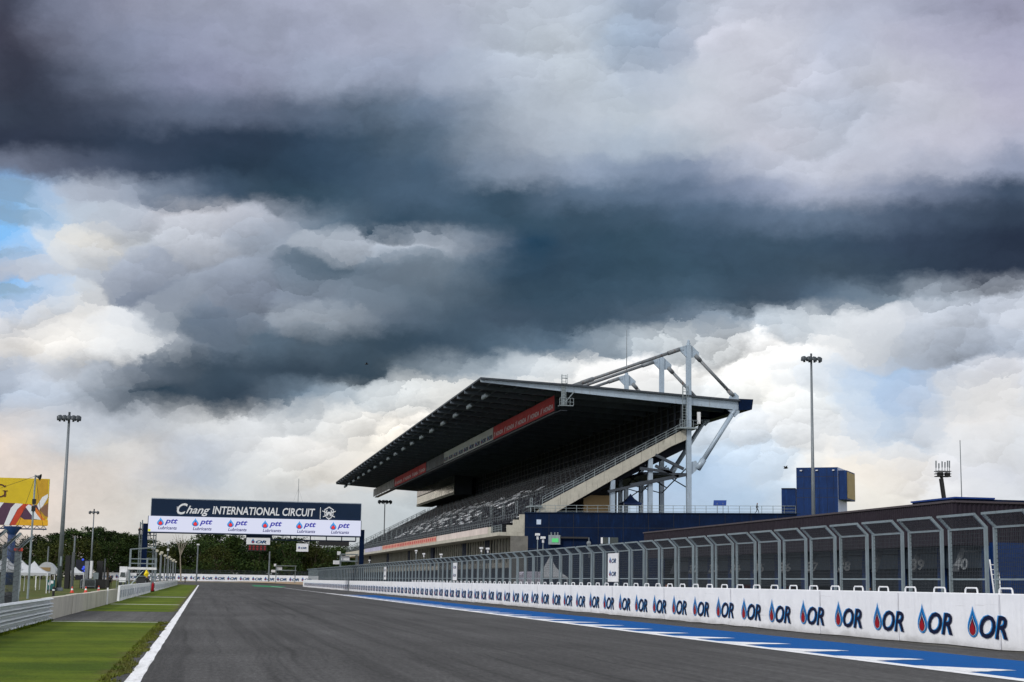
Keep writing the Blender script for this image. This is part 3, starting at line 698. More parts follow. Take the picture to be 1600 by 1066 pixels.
# aisle hand rails: connected stepped rail per aisle, crush barriers along the rows
k = 0
for a_ in range(int((SY1 - SY0) / AIS) + 1):
    y = SY0 + a_ * AIS + .62
    if y > SY1 - 1: break
    r_ = .015 + .00005 * (y - SY0); last = None
    b = MB()
    P0 = [(rr[i][0], y, rr[i][1]) for i in range(0, NR, 1)]
    for i in range(1, NR - 1, 2):
        p, n_ = V(P0[i]), V(P0[i + 1])
        b.path([p, p + EZ * 1.15, n_ + EZ * 1.15, n_], r_, 5); b.tube(p + EZ * .6, n_ + EZ * .6, r_ * .8, n=5)
        if last is not None: b.tube(last + EZ * .1, p + EZ * .1, r_ * .6, n=5)
        last = n_
    kind(b.build('aisle_rail', M['galv'], gs), 'thing') if False else b.build('aisle_rail', M['galv'], gs)
for i in (2, 14, 26):
    b = MB(); x, z = rr[i][0], rr[i][1]; y = SY0 + 1.5
    while y < SY1 - AIS:
        yn = y + AIS - 1.6
        for zz in (.55, 1.0): b.tube((x, y, z + zz), (x, yn, z + zz), .03, n=5)
        for j in range(6): b.tube((x, y + (yn - y) * j / 5, z), (x, y + (yn - y) * j / 5, z + 1.0), .035, n=5)
        y += AIS
    kind(b.build('crush_barriers', M['pole'], gs), 'stuff')
# taller gate frames along the front rows
b = MB(); g0 = None
for a_ in range(21):
    y = SY0 + 2 + a_ * AIS; x, z = rr[5][0], rr[5][1]
    g = MB()
    for yy in (y, y + 1.6): g.bar((x, yy, z), (x, yy, z + 2.1), .09)
    for zz in (1.0, 1.5, 2.05): g.bar((x, y, z + zz), (x, y + 1.6, z + zz), .07)
    if g0 is None: g0 = g.build('gate_frame', M['galv'], gs)
    else: c = g0.copy(); COL.objects.link(c); c.parent = gs; c.location = (0, a_ * AIS, 0)
# front parapet and rail
b = MB(); b.box(45.1, 45.3, SY0 + 9, SY1, SLZ + .01, SLZ + 1.1); b.build('parapet', M['conc'], gs)
b = MB()
for zz in (.45, .8, 1.15): b.tube((45.1, SY0 + .2, SLZ + zz), (45.1, SY0 + 9, SLZ + zz), .035, n=6)
for j in range(8): b.tube((45.1, SY0 + .2 + j * 1.25, SLZ), (45.1, SY0 + .2 + j * 1.25, SLZ + 1.15), .04, n=6)
b.build('front_railing', M['galv'], gs)
b = MB()
for zz in (1.5, 1.9): b.tube((45.2, SY0 + 9, SLZ + zz), (45.2, SY1, SLZ + zz), .03, n=5)
y = SY0 + 9
while y < SY1: b.tube((45.2, y, SLZ + 1.0), (45.2, y, SLZ + 1.9), .035, n=5); y += 2.3
kind(b.build('parapet_railing', M['galv'], gs), 'stuff')
# concrete end stair wall at the near corner
b = MB(); A = lambda x, z: (x, SY0 + .02, z)
b.prism([A(45.9, SLZ + .01), A(45.9, SLZ + 1.1), A(46.9, SLZ + 1.1), A(46.9, SLZ + 1.95), A(47.9, SLZ + 1.95), A(47.9, SLZ + 2.8), A(49.4, SLZ + 2.8), A(49.4, SLZ + .01)], (0, .4, 0)); b.build('stair_wall', M['conc'], gs)
b = MB()
for k in range(3): b.box(45.9 + k, 46.9 + k, SY0 + .45, SY0 + 2.6, SLZ + .7 + .85 * k, SLZ + .82 + .85 * k)
kind(b.build('white_steps', M['whitep'], gs), 'stuff')
b = MB(); c_ = e(838, 791.5); b.box(e(827.5, 792).x, e(847, 792).x, SY0 - .3, SY0 + 3, c_.z - .12, c_.z + .12)
for px in (829, 843): b.bar((e(px, 800).x, SY0, DZ), (e(px, 800).x, SY0, c_.z), .15)
b.build('small_platform', M['galv'], gs)
# raking side beam with panel joints
pp = [(1073, 669), (1073, 687), (1049, 697.5), (868, 801), (838, 801), (848, 788)]
b = MB(); P_ = [e(*p) for p in pp]; b.prism(P_, (0, .6, 0)); b.build('side_beam', M['conc'], gs)
b = MB()
for f_ in (.12, .3, .42, .55, .68, .8, .92):
    t0 = P_[5].lerp(P_[0], f_); b.box(t0.x - .02, t0.x + .02, SY0 - .012, SY0, t0.z - 1.5, t0.z - .02)
kind(b.build('panel_joints', M['concd'], gs), 'stuff')
b = MB(); r0, r1 = P_[5] + EY * .3, P_[0] + EY * .3
for zz in (.35, .75, 1.15): b.tube(r0 + EZ * zz, r1 + EZ * zz, .04, n=6)
for j in range(15): p = r0.lerp(r1, j / 14); b.tube(p, p + EZ * 1.15, .045, n=6)
b.build('side_railing', M['galv'], gs)
# top landing with its railing
l0, l1 = e(1059, 668), e(1087, 665)
b = MB(); b.box(l0.x, l1.x, SY0 - 1.2, SY0 + 2, l0.z - .25, l0.z); b.build('landing', M['galv'], gs)
b = MB()
for zz in (.5, 1.1): b.path([(l0.x, SY0 - 1.2, l0.z + zz), (l1.x, SY0 - 1.2, l0.z + zz), (l1.x, SY0 + 2, l0.z + zz)], .035, 6)
for j in range(5): x = l0.x + (l1.x - l0.x) * j / 4; b.tube((x, SY0 - 1.2, l0.z), (x, SY0 - 1.2, l0.z + 1.1), .035, n=6)
b.build('landing_railing', M['galv'], gs)
b = MB(); c = e(1091, 660); b.box(c.x - .3, c.x + .2, SY0 - .6, SY0 - .3, c.z - .3, c.z + 1.6); b.build('antenna_panel', M['whitep'], gs)
# roof
RF, RB = e(750, 590), e(1155, 625); FBX = e(1176, 630)
RT = [e(750, 590), e(905, 602), e(1155, 625)]
b = MB(); th = .28
vs = []
for y in (SY0 - .5, SY1 + .5): vs += [(p.x, y, p.z) for p in RT] + [(p.x, y, p.z - th) for p in RT]
b.raw(vs, [(0, 1, 7, 6), (1, 2, 8, 7), (3, 9, 10, 4), (4, 10, 11, 5), (0, 6, 9, 3), (2, 5, 11, 8), (0, 3, 4, 1), (1, 4, 5, 2), (6, 7, 10, 9), (7, 8, 11, 10)]); b.build('roof', M['roofdark'], gs)
b = MB(); p = [e(750, 591.2), e(905, 603.5), e(1155, 627), e(1155, 641), e(905, 614.5), e(752, 597)]
b.prism(p, (0, .45, 0)); b.build('end_girder', M['girder'], gs)
b = MB(); fp = [e(1154, 623.5), e(1176, 624.5), e(1174, 640.5), e(1154, 641.5)]
b.prism([x - EY * .3 for x in fp], (0, SY1 - SY0, 0)); b.build('rear_fascia', M['navy'], gs)
rb = None; NB = 36; DB = (SY1 - SY0) / NB
for i in range(1, NB + 1):
    y = SY0 + i * DB
    if rb is None:
        b = MB(); zf, zm, zb = RT[0].z - th, RT[1].z - th, RT[2].z - th
        b.prism([(RT[0].x + .05, y - .2, zf), (RT[1].x, y - .2, zm), (RT[2].x, y - .2, zb), (RT[2].x, y - .2, zb - 1.0), (RT[1].x, y - .2, zm - .95), (RT[0].x + .05, y - .2, zf - .5)], (0, .4, 0)); rb = b.build('roof_beam', M['roofbeam'], gs)
    else: c = rb.copy(); COL.objects.link(c); c.parent = gs; c.location = (0, (i - 1) * DB, 0)
b = MB()
for k in range(1, 14):
    f_ = k / 14; p = RT[0].lerp(RT[1], f_ * 2) if f_ < .5 else RT[1].lerp(RT[2], f_ * 2 - 1)
    b.box(p.x - .08, p.x + .08, SY0 + .5, SY1, p.z - th - .22, p.z - th)
kind(b.build('roof_purlins', M['roofbeam'], gs), 'stuff')
# gutter truss / catwalk that carries the banners
BX = pY(866, 628, SY0 + 3).x; bt = pX(770, 668, BX).z; bb = pX(770, 687.5, BX).z
b = MB()
for zz in (bt + .05, bb - .15): b.bar((BX + .35, SY0 + 4, zz), (BX + .35, SY1, zz), .18, .18)
y = SY0 + 4
while y < SY1: b.bar((BX + .35, y, bb - .15), (BX + .35, y, zm + .1), .14); y += DB
b.build('banner_truss', M['roofdark'], gs)
b = MB(); b.box(BX + .2, BX + 1.3, SY0 - .6, SY1, bb - .35, bb - .27); b.build('catwalk', M['roofdark'], gs)
c0_ = e(872, 634); c1_ = e(893.5, 632)
b = MB(); b.box(c0_.x, c1_.x, SY0 - 1.2, SY0 + .2, c0_.z - .12, c0_.z)
for zz in (.5, 1.1): b.path([(c0_.x, SY0 - 1.2, c0_.z + zz), (c1_.x, SY0 - 1.2, c0_.z + zz), (c1_.x, SY0, c0_.z + zz)], .04, 6)
for j in range(5): x = c0_.x + (c1_.x - c0_.x) * j / 4; b.tube((x, SY0 - 1.2, c0_.z), (x, SY0 - 1.2, c0_.z + 1.1), .04, n=6)
b.bar(e(880, 634), e(880, 602), .5, .3); b.bar(e(884, 628), e(897, 612), .14)
b.build('end_platform', M['galv'], gs)
lx = e(880, 634).x; lz0, lz1 = c0_.z, e(880, 586).z
def ladder(x, y, z0, z1, cage0, name='ladder'):
    b = MB()
    for s_ in (-.35, .35): b.bar((x + s_, y, z0), (x + s_, y, z1), .09)
    z = z0 + .3
    while z < z1: b.bar((x - .35, y, z), (x + .35, y, z), .06); z += .45
    z = cage0
    while z < z1: b.path([(x - .35, y, z), (x - .45, y - .7, z), (x + .45, y - .7, z), (x + .35, y, z)], .04, 5); z += .8
    for s_ in (-.45, .45): b.tube((x + s_, y - .7, cage0), (x + s_, y - .7, z1), .04, n=5)
    return b.build(name, M['galv'], gs)
ladder(lx, SY0 - .25, lz0, lz1, RT[1].z + .1)
lx2 = e(1068, 640).x; ladder(lx2, SY0 - .6, l0.z, e(1068, 603).z, RT[2].z)
# floodlights under the roof front
fl = None
for i in range(21):
    y = 44.0 / ratio(758.7, 627) + i * 2 * DB
    if y > SY1 - 2: break
    if fl is None:
        b = MB(); x = 44.2; z = RT[0].lerp(RT[1], (x - RT[0].x) / (RT[1].x - RT[0].x)).z - th
        b.bar((x, y, z - .1), (x, y, z - 1.15), .12); b.bar((x - .2, y - .9, z - 1.2), (x - .2, y + .9, z - 1.2), .1); fl = b.build('floodlight_bracket', M['poled'], gs); yb = y; fh = []
        for dy_ in (-1.2, 0, 1.2):
            h = MB(); o = V((x - .25, y + dy_, z - 1.25)); h.lathe([(.03, .42), (.31, .34), (.56, -.07), (.59, -.22), (.48, -.28), (0.01, -.29)], o, 10, 0, (-.55, -.2, .8)); fh.append(h.build('lamp_head', M['galv'], fl, True))
    else:
        c = fl.copy(); COL.objects.link(c); c.parent = gs; c.location = (0, y - yb, 0)
        for h in fh: d = h.copy(); COL.objects.link(d); d.parent = c
# masts with tie rods, gussets and struts
MX = e(1076, 660).x; mz1 = e(1076, 531).z; mw = .74
def px_(px, py): p = e(px, py); return V((p.x, 0, p.z))
ft0, ft1 = px_(1062, 546), px_(908, 598.5); bt0, bt1 = px_(1086, 555), px_(1146, 619); s0_, s1_ = px_(1148, 641), px_(1090, 733)
for i, y in enumerate([SY0, SY0 + 2 * DB, SY0 + 5 * DB] + [SY0 + 5 * DB + 3 * DB * k for k in range(1, 11)]):
    if i == 0:
        b = MB(); b.box(MX - mw / 2, MX + mw / 2, y - .35, y + .35, DZ, mz1 - .9); b.lathe([(.33, 0), (.33, .35), (.22, .4), (.22, .75), (.1, .9), (0.01, .9)], (MX, y, mz1 - .9), 8); p0 = b.build('mast', M['girder'], gs)
        g = MB()
        for (a_, d_) in ((px_(1072, 540), [px_(1061, 543), px_(1063, 549), px_(1073, 559)]), (px_(1080, 540), [px_(1092, 551), px_(1091, 558), px_(1080, 559)])):
            g.prism([V((p.x, y - .12, p.z)) for p in [a_, *d_]], (0, .24, 0))
        for c_, r_ in ((px_(1066.5, 546), .16), (px_(1086.5, 553.5), .16)): g.tube((c_.x, y - .2, c_.z), (c_.x, y + .2, c_.z), r_, n=10)
        g0_ = g.build('gusset_plate', M['girder'], p0)
        b = MB(); A, B = ft0 + EY * y, ft1 + EY * y; b.tube(A, A.lerp(B, .12), .36, n=10); b.tube(A.lerp(B, .1), A.lerp(B, .9), .27, n=10); b.tube(A.lerp(B, .88), B, .36, n=10); r1_ = b.build('tie_rod', M['rusty'], gs, True)
        b = MB(); A, B = bt0 + EY * y, bt1 + EY * y; b.tube(A, A.lerp(B, .14), .36, n=10); b.tube(A.lerp(B, .12), A.lerp(B, .88), .27, n=10); b.tube(A.lerp(B, .86), B, .36, n=10); r2_ = b.build('tie_rod', M['rusty'], gs, True)
        b = MB(); A, B = s0_ + EY * y, s1_ + EY * y; b.tube(A, A.lerp(B, .1), .3, n=10); b.tube(A.lerp(B, .08), A.lerp(B, .86), .38, n=10); b.tube(A.lerp(B, .84), B, .5, n=10); r3_ = b.build('rear_strut', M['girder'], gs, True)
        b = MB()
        b.prism([V((p.x, y - .15, p.z)) for p in (px_(1080, 722), px_(1087, 720), px_(1092, 728), px_(1088, 735), px_(1080, 742))], (0, .3, 0)); g2_ = b.build('gusset_plate', M['girder'], gs)
        b = MB(); b.prism([V((p.x, y - .15, p.z)) for p in (px_(1137, 641), px_(1155, 641.5), px_(1155, 645), px_(1148, 652), px_(1142, 646))], (0, .3, 0)); g3_ = b.build('gusset_plate', M['girder'], gs)
        b = MB(); b.prism([V((p.x, y - .15, p.z)) for p in (px_(888, 602.5), px_(905, 596.5), px_(911, 597), px_(909, 604))], (0, .3, 0)); g4_ = b.build('gusset_plate', M['rusty'], gs)
        b = MB(); b.prism([V((p.x, y - .15, p.z)) for p in (px_(1138, 624), px_(1142, 616), px_(1148, 613.5), px_(1154, 619), px_(1154, 625))], (0, .3, 0)); g5_ = b.build('gusset_plate', M['girder'], gs)
        items = [p0, r1_, r2_, r3_, g2_, g3_, g4_, g5_]
    else:
        for o in items:
            c = o.copy(); COL.objects.link(c); c.parent = gs; c.location = (0, y - SY0, 0)
            for g in o.children: d = g.copy(); COL.objects.link(d); d.parent = c
# front columns and braces under the rake
for (px, top) in ((1017, 716), (958, 750)):
    x = e(px, 770).x; b = MB(); b.box(x - .36, x + .36, SY0 + .1, SY0 + .8, DZ, e(px, top).z); b.build('column', M['girder'], gs)
for y in (SY0 + 2 * DB, SY0 + 5 * DB, SY0 + 8 * DB, SY0 + 11 * DB):
    for x, zt in ((MX - 7.2, 20.), (MX - 3.6, 22.0), (MX - 12, 17.2)):
        b = MB(); b.box(x - .33, x + .33, y - .3, y + .3, DZ, zt); b.build('column', M['girder'], gs)
b = MB()
for (a_, c_) in (((1024, 711), (1068, 733)), ((1024, 728), (1060, 745)), ((985, 758), (1075, 741)), ((1000, 732), (1050, 738))): b.bar(e(*a_), e(*c_), .45, .45)
b.bar(e(950, 768), e(1074, 742), .4, .4); b.build('brace', M['roofdark'], gs)
b = MB(); ya, yb_ = SY0 + .3, SY0 + 2 * DB
for x in (MX - 7.1, MX - 3.6, MX):
    b.bar((x, ya, 17), (x, yb_, 20.5), .14); b.bar((x, ya, 20.5), (x, yb_, 17), .14); b.bar((x, yb_, 17), (x, SY0 + 5 * DB, 20), .14); b.bar((x, yb_, 20), (x, SY0 + 5 * DB, 17), .14)
b.build('cross_brace', M['roofdark'], gs)
b = MB(); b.box(MX - 7, MX, SY0 + 1, SY0 + 60, e(1050, 742).z, e(1050, 738).z); b.build('mid_level_beam', M['roofdark'], gs)
# rooms under the rake
b = MB(); A = e(919, 772); B = e(962, 800); b.box(A.x, B.x, SY0 + 3, SY0 + 9, DZ, A.z); b.build('store_room', M['ochre'], gs)
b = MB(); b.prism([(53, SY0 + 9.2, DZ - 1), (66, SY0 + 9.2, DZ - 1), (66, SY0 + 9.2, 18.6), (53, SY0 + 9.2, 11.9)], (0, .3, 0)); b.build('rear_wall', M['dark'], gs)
# lattice back wall behind the top row
b = MB(); y = SY0 + .5; zt = RT[2].z
while y < SY1: b.bar((MX - 1, y, TZ1), (MX - 1, y, zt + .5), .3); y += DB / 2
for zz in (TZ1 + .4, TZ1 + 1.6, TZ1 + 2.8, TZ1 + 4, TZ1 + 5.2): b.bar((MX - .95, SY0 + .5, zz), (MX - .95, SY1, zz), .16)
kind(b.build('rear_lattice', M['roofdark'], gs), 'stuff')
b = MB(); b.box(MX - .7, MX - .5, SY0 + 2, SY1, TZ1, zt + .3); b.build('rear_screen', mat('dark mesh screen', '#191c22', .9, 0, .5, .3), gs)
# press box hung at the far top
z0, z1 = pY(650, 792, 506).z, pY(650, 765, 506).z; PX = 68.0
b = MB(); b.box(PX, 73, 428, 506, z0, z1); b.build('press_box', M['roofdark'], gs)
b = MB(); b.box(PX - .06, PX, 428.3, 505.6, z0 + .75, z0 + 3.0); b.build('press_box_window', mat('pale reflective glass', '#c6c9ba', .2, .7, .3, .1), gs)
b = MB(); b.box(PX - .14, PX, 428, 506, z0, z0 + .7); b.build('press_box_sill', M['conc'], gs)
b = MB(); b.box(PX - .08, PX, 428.2, 505.8, z0 + 3.3, z1 - .2); b.build('press_box_upper_window', mat('dull reflective glass', '#565c58', .15, 0, .6, .12), gs)
# far end side rail
b = MB(); pa, pb = V((TX0, SY1 - .2, TZ0 + 1.2)), V((TX1 - 3, SY1 - .2, TZ1 - .9))
for zz in (0, .5): b.tube(pa + EZ * zz, pb + EZ * zz, .07, n=5)
for j in range(18): p = pa.lerp(pb, j / 17); b.tube(p - EZ * 1.2, p + EZ * .5, .07, n=5)
b.build('far_railing', M['galv'], gs)
# lightning rod on the third mast
y = SY0 + 5 * DB; b = MB(); b.tube((MX, y, mz1 - .2), (MX, y, pY(975, 515, y).z), .09, .04, n=6); b.build('lightning_rod', M['pole'], gs)

# banners hung under the roof: one thing each
def ygate(px, x): return x / ratio(px, 700 if x > 46 else 840)
def banner(px0, px1, base, text, tm, n, label, logos=False, grp='banners hanging under the grandstand roof'):
    y0, y1 = ygate(px1, BX), ygate(px0, BX)
    t_ = thing('roof_banner', label, 'banner', (BX, (y0 + y1) / 2, bb), grp)
    k = max(8, int((y1 - y0) / 1.2)); b = MB(); vs = []; qq = random.Random(int(px0))
    for i in range(k + 1):
        y = y1 + (y0 - y1) * i / k; w_ = .03 * math.sin(i * 1.3) + qq.uniform(-.015, .015)
        vs += [(BX, y, bt), (BX + w_, y, (bt + bb) / 2), (BX, y, bb)]
    b.raw(vs, [f for i in range(k) for f in ((3 * i, 3 * i + 3, 3 * i + 4, 3 * i + 1), (3 * i + 1, 3 * i + 4, 3 * i + 5, 3 * i + 2))])
    b.raw([p + V((.03, 0, 0)) for p in b.v], list(b.f)); b.build('cloth', base, t_)
    if text is None and not logos: return t_
    L = (y1 - y0) / n
    for i in range(n):
        b = MB(); yy = y1 - L * i
        if logos: or_logo(b, (BX - .05, yy - L * .12, bb + .25), (0, -1, 0), EZ, (-1, 0, 0), L * .26, 1.15, L * .46, .85, L * .05, .01)
        else:
            b.text(text, (BX - .06, yy - L * .27, bb + .42), (0, -1, 0), EZ, .78, 0, .25, .01, L * .66)
            for j in range(4):           # swept wing mark
                f_ = j / 3; b.poly2([(.05 + .35 * f_, .18 + .24 * j), (L * .10 + .12 * f_ * L * .4, .52 + .22 * j), (L * .13 + .12 * f_ * L * .4, .66 + .22 * j), (.1 + .3 * f_, .30 + .24 * j)], (BX - .06, yy - L * .05, bb + .08), (0, -1, 0), EZ, 0)
        b.build('banner_print', LOGOM if logos else tm, t_)
banner(770.5, 865, M['red'], 'HONDA', M['lwhite'], 5, 'red banner with white HONDA lettering repeated, hanging nearest under the grandstand roof')
banner(694, 770, mat('off white banner', '#b9bcba', .7, 0, .1, .3), None, None, 9, 'off white banner printed with a row of OR flames, beside the red banner', True)
banner(667, 693.5, mat('charcoal photo banner', '#3d444c', .6, 0, .7, .25), None, None, 1, 'dark charcoal banner between the white banner and the far red banners')
for a_, c_, l_ in ((645, 654.5, 'dull red banner third from the dark charcoal banner'), (655, 666, 'dull red banner right beside the dark charcoal banner'), (631, 644.5, 'dull red banner between other red ones, second from the black and white banner'), (618, 630.5, 'dull red banner touching the far black and white banner')):
    banner(a_, c_, M['red'], 'HONDA', M['lwhite'], 1, l_)
banner(585.5, 617.5, mat('black and white banner', '#6f7476', .6, 0, .9, .35), None, None, 1, 'mottled black and white banner at the far end of the roof')
# printed strips along the parapet
def pstrip(px0, px1, ma, label, dots=None):
    x = 45.08; y0, y1 = ygate(px1, x), ygate(px0, x); b = MB(); b.box(x - .03, x, y0, y1, SLZ + .1, SLZ + 1.15)
    t_ = thing('parapet_banner', label, 'banner', (x, (y0 + y1) / 2, SLZ + .1), 'printed strips along the grandstand parapet'); b.build('cloth', ma, t_)
    if dots:
        d = MB(); y = y0 + 1
        while y < y1 - 2: d.box(x - .04, x - .031, y, y + 1.5, SLZ + .35, SLZ + .9); y += 3.1
        kind(d.build('print_marks', dots, t_), 'stuff')
pstrip(683, 762, mat('pale pink strip', '#c9bdb8', .7, 0, .15, .3), 'pale pinkish white banner strip on the parapet below the nearest seats')
pstrip(598, 682, mat('salmon strip', '#b8897a', .7, 0, .3, .3), 'salmon red banner strip on the parapet in the middle of the stand', M['red'])
pstrip(571, 597, mat('lilac strip', '#a7a6bd', .7, 0, .2, .3), 'pale lilac banner strip at the far end of the parapet')

# ------------------------------------------------------------------ navy terrace building, tower, railing
TB = pY(820, 801, SY0); ANG = math.radians(26); TD = V((math.cos(ANG), -math.sin(ANG), 0)); TN = V((math.sin(ANG), math.cos(ANG), 0)); TZ = TB.z
T0 = V((TB.x, TB.y, 0))
nb = thing('terrace_building', 'flat roofed navy terrace building behind the garages at the near end of the grandstand', 'building', T0 + TD * 20)
b = MB(); L_ = 46; c4 = [T0, T0 + TD * L_, T0 + TD * L_ + TN * 34, T0 + TN * 6 + TD * 8]
b.prism([p + EZ * (TZ - .02) for p in c4][::-1], (0, 0, -TZ + .02)); b.build('wall', M['navy'], nb)
b = MB()
for k in range(1, 12): p = T0 + TD * (k * 3.9) - TN * .012; b.bar(p, p + EZ * (TZ - .1), .05, .02)
for z in (3.4, 6.9, 10.2): b.bar(T0 - TN * .012 + EZ * z, T0 + TD * L_ - TN * .012 + EZ * z, .02, .05)
kind(b.build('panel_joints', M['black'], nb), 'stuff')
def on_wall(px, py, off=0.):
    d = ray(px, py); n = TN; t = (T0 - TN * off - CAM).dot(n) / d.dot(n); return CAM + d * t
def wall_rect(name, px0, py0, px1, py1, dep, ma, parent):
    a_, c_ = on_wall(px0, py1), on_wall(px1, py0); b = MB()
    b.prism([V((a_.x, a_.y, a_.z)), V((c_.x, c_.y, a_.z)), V((c_.x, c_.y, c_.z)), V((a_.x, a_.y, c_.z))], -TN * dep); return b.build(name, ma, parent)
b = MB(); b.bar(T0 - TN * .05 + EZ * TZ, T0 + TD * L_ - TN * .05 + EZ * TZ, .25, .12); b.build('wall_coping', M['navyflat'], nb)
wall_rect('window', 838.5, 812, 845.5, 819.5, .06, mat('pale window', '#aebdd2', .3), nb)  # small white window, a plain pale colour
f_ = wall_rect('vent_window', 939, 840, 966, 849.5, .05, M['glass'], nb)
wall_rect('window_frame', 939, 840, 942, 849.5, .12, M['whitep'], f_); wall_rect('window_frame', 951, 840, 953, 849.5, .12, M['girder'], f_)
# pit exit signal box on its arm
a_ = on_wall(865, 843)
sgx = thing('pit_signal_box', 'grey signal box with a glowing green panel on a dark arm before the navy wall', 'signal', V((a_.x, a_.y, a_.z)) - TN * .6)
def rel(px, py, off): return on_wall(px, py, off)
def wbox(name, px0, py0, px1, py1, o0, o1, ma, parent):
    a_, c_ = on_wall(px0, py1, o0), on_wall(px1, py0, o0); b = MB()
    b.prism([V((a_.x, a_.y, a_.z)), V((c_.x, c_.y, a_.z)), V((c_.x, c_.y, c_.z)), V((a_.x, a_.y, c_.z))], -TN * (o1 - o0)); return b.build(name, ma, parent)
wbox('housing', 858, 836.5, 876.5, 851, .2, .7, M['galv'], sgx)
wbox('green_panel', 862.5, 841.5, 872.5, 847.5, .7, .76, emat('green signal light', '#4fe07c', .75), sgx)
b = MB(); b.bar(rel(876, 840, .4), rel(919, 840.5, .4), .3, .25); b.build('arm', M['black'], sgx)
b = MB(); b.bar(rel(920, 840, .4), rel(920.5, 872, .4), .16); b.lathe([(.01, .1), (.35, .05), (.36, 0), (.01, -.05)], rel(920, 849, .7), 12, 0, -TN); b.build('post', M['pole'], sgx)
b = MB()
for px in (861.5, 867, 871.5): p = rel(px, 836.5, .45); b.tube(p, p + EZ * .45, .1, .14, n=8)
b.build('lamp_caps', M['galv'], sgx)
# railing on the terrace edge
rl = thing('terrace_railing', 'thin grey steel railing along the top edge of the navy terrace wall', 'railing', T0 + TD * 18 + EZ * TZ)
RL0 = 1.5; RL1 = (on_wall(1243, 801) - T0).dot(TD)
b = MB()
for zz in (.25, .7, 1.15): b.tube(T0 + TD * RL0 + EZ * (TZ + zz) + TN * .3, T0 + TD * RL1 + EZ * (TZ + zz) + TN * .3, .03 if zz < 1 else .04, n=6)
b.build('rails', M['galv'], rl)
p0_ = None
for k in range(25):
    d_ = TD * (RL0 + (RL1 - RL0) * k / 24)
    if p0_ is None: b = MB(); p = T0 + d_ + TN * .3 + EZ * TZ; b.tube(p, p + EZ * 1.15, .04, n=6); p0_ = b.build('post', M['galv'], rl); db = d_
    else: c = p0_.copy(); COL.objects.link(c); c.parent = rl; c.location = d_ - db
# tower block
def along(px, off=0.): p = on_wall(px, 801, off); return (p - T0).dot(TD)
la, lb, lc = along(1221), along(1245), along(1312)
A2 = math.radians(34); D2 = V((math.cos(A2), -math.sin(A2), 0)); N2 = V((math.sin(A2), math.cos(A2), 0))
tw = thing('stair_tower', 'tall blue stair tower with a boxed ochre window rising above the garage roof', 'tower', T0 + TD * lb)
q0 = T0 + TD * lb - TN * .1; wd = (T0 + TD * lc - q0).length * .985; zt_ = pY(1245, 731, q0.y).z
b = MB(); b.prism([q0, q0 + D2 * wd, q0 + D2 * wd + N2 * 7, q0 + N2 * 7], (0, 0, zt_)); b.build('wall', M['tower'], tw)
b = MB(); b.prism([q0 + D2 * (wd + .006) + EZ * 8, q0 + D2 * (wd + .02) + EZ * 8, q0 + D2 * (wd + .02) + N2 * 6.9 + EZ * 8, q0 + D2 * (wd + .006) + N2 * 6.9 + EZ * 8], (0, 0, zt_ - 8)); b.build('side_wall', mat('tower side painted lit', '#a8b2cc', .5, 0, .08), tw)  # stronger light on this side of the tower is put into the pale colour
zb0, zb1 = pY(1330, 783, q0.y).z, pY(1330, 738.5, q0.y).z
b = MB(); o = q0 + D2 * (wd + .02) + N2 * .3; bx = [o, o + D2 * 1.25, o + D2 * 1.25 + N2 * 6.5, o + N2 * 6.5]
b.prism([p + EZ * zb0 for p in bx], (0, 0, zb1 - zb0)); b.build('window_box', M['tower'], tw)
b = MB(); o2 = o + D2 * 1.27; b.prism([o2 + N2 * .15 + EZ * (zb0 + .2), o2 + N2 * 6.35 + EZ * (zb0 + .2), o2 + N2 * 6.35 + EZ * (zb1 - .2), o2 + N2 * .15 + EZ * (zb1 - .2)], D2 * .03); b.build('window', mat('ochre blind', '#94804a', .6, 0, .15, .8), tw)
b = MB()
for fz in (.35, .55, .8): b.bar(q0 - N2 * .012 + EZ * (TZ + (zt_ - TZ) * fz), q0 + D2 * wd - N2 * .012 + EZ * (TZ + (zt_ - TZ) * fz), .02, .06)
for f_ in (.18, .36, .55, .74, .9): b.bar(q0 + D2 * (wd * f_) - N2 * .012 + EZ * TZ, q0 + D2 * (wd * f_) - N2 * .012 + EZ * (zt_ - .05), .03, .02)
kind(b.build('panel_joints', M['black'], tw), 'stuff')
for f_ in (.12, .5, .9): b = MB(); o_ = q0 + D2 * (wd * f_) - N2 * .15 + EZ * (zt_ - .45); b.box(o_.x - .12, o_.x + .12, o_.y - .12, o_.y + .14, o_.z - .08, o_.z + .08); b.build('wall_lamp', M['whitep'], tw)
an = thing('tower_annex', 'low navy block joined to the left of the tall blue tower', 'building', T0 + TD * la)
b = MB(); o = T0 + TD * la + TN * .4; z_ = pY(1225, 763.5, o.y).z; b.prism([o, o + TD * (lb - la - .15), o + TD * (lb - la - .15) + TN * 6, o + TN * 6], (0, 0, z_)); b.build('wall', M['tower'], an)
b = MB(); b.bar(o + EZ * z_ - TN * .05, o + TD * (lb - la - .15) + EZ * z_ - TN * .05, .2, .1); b.build('roof_trim', M['navyflat'], an)
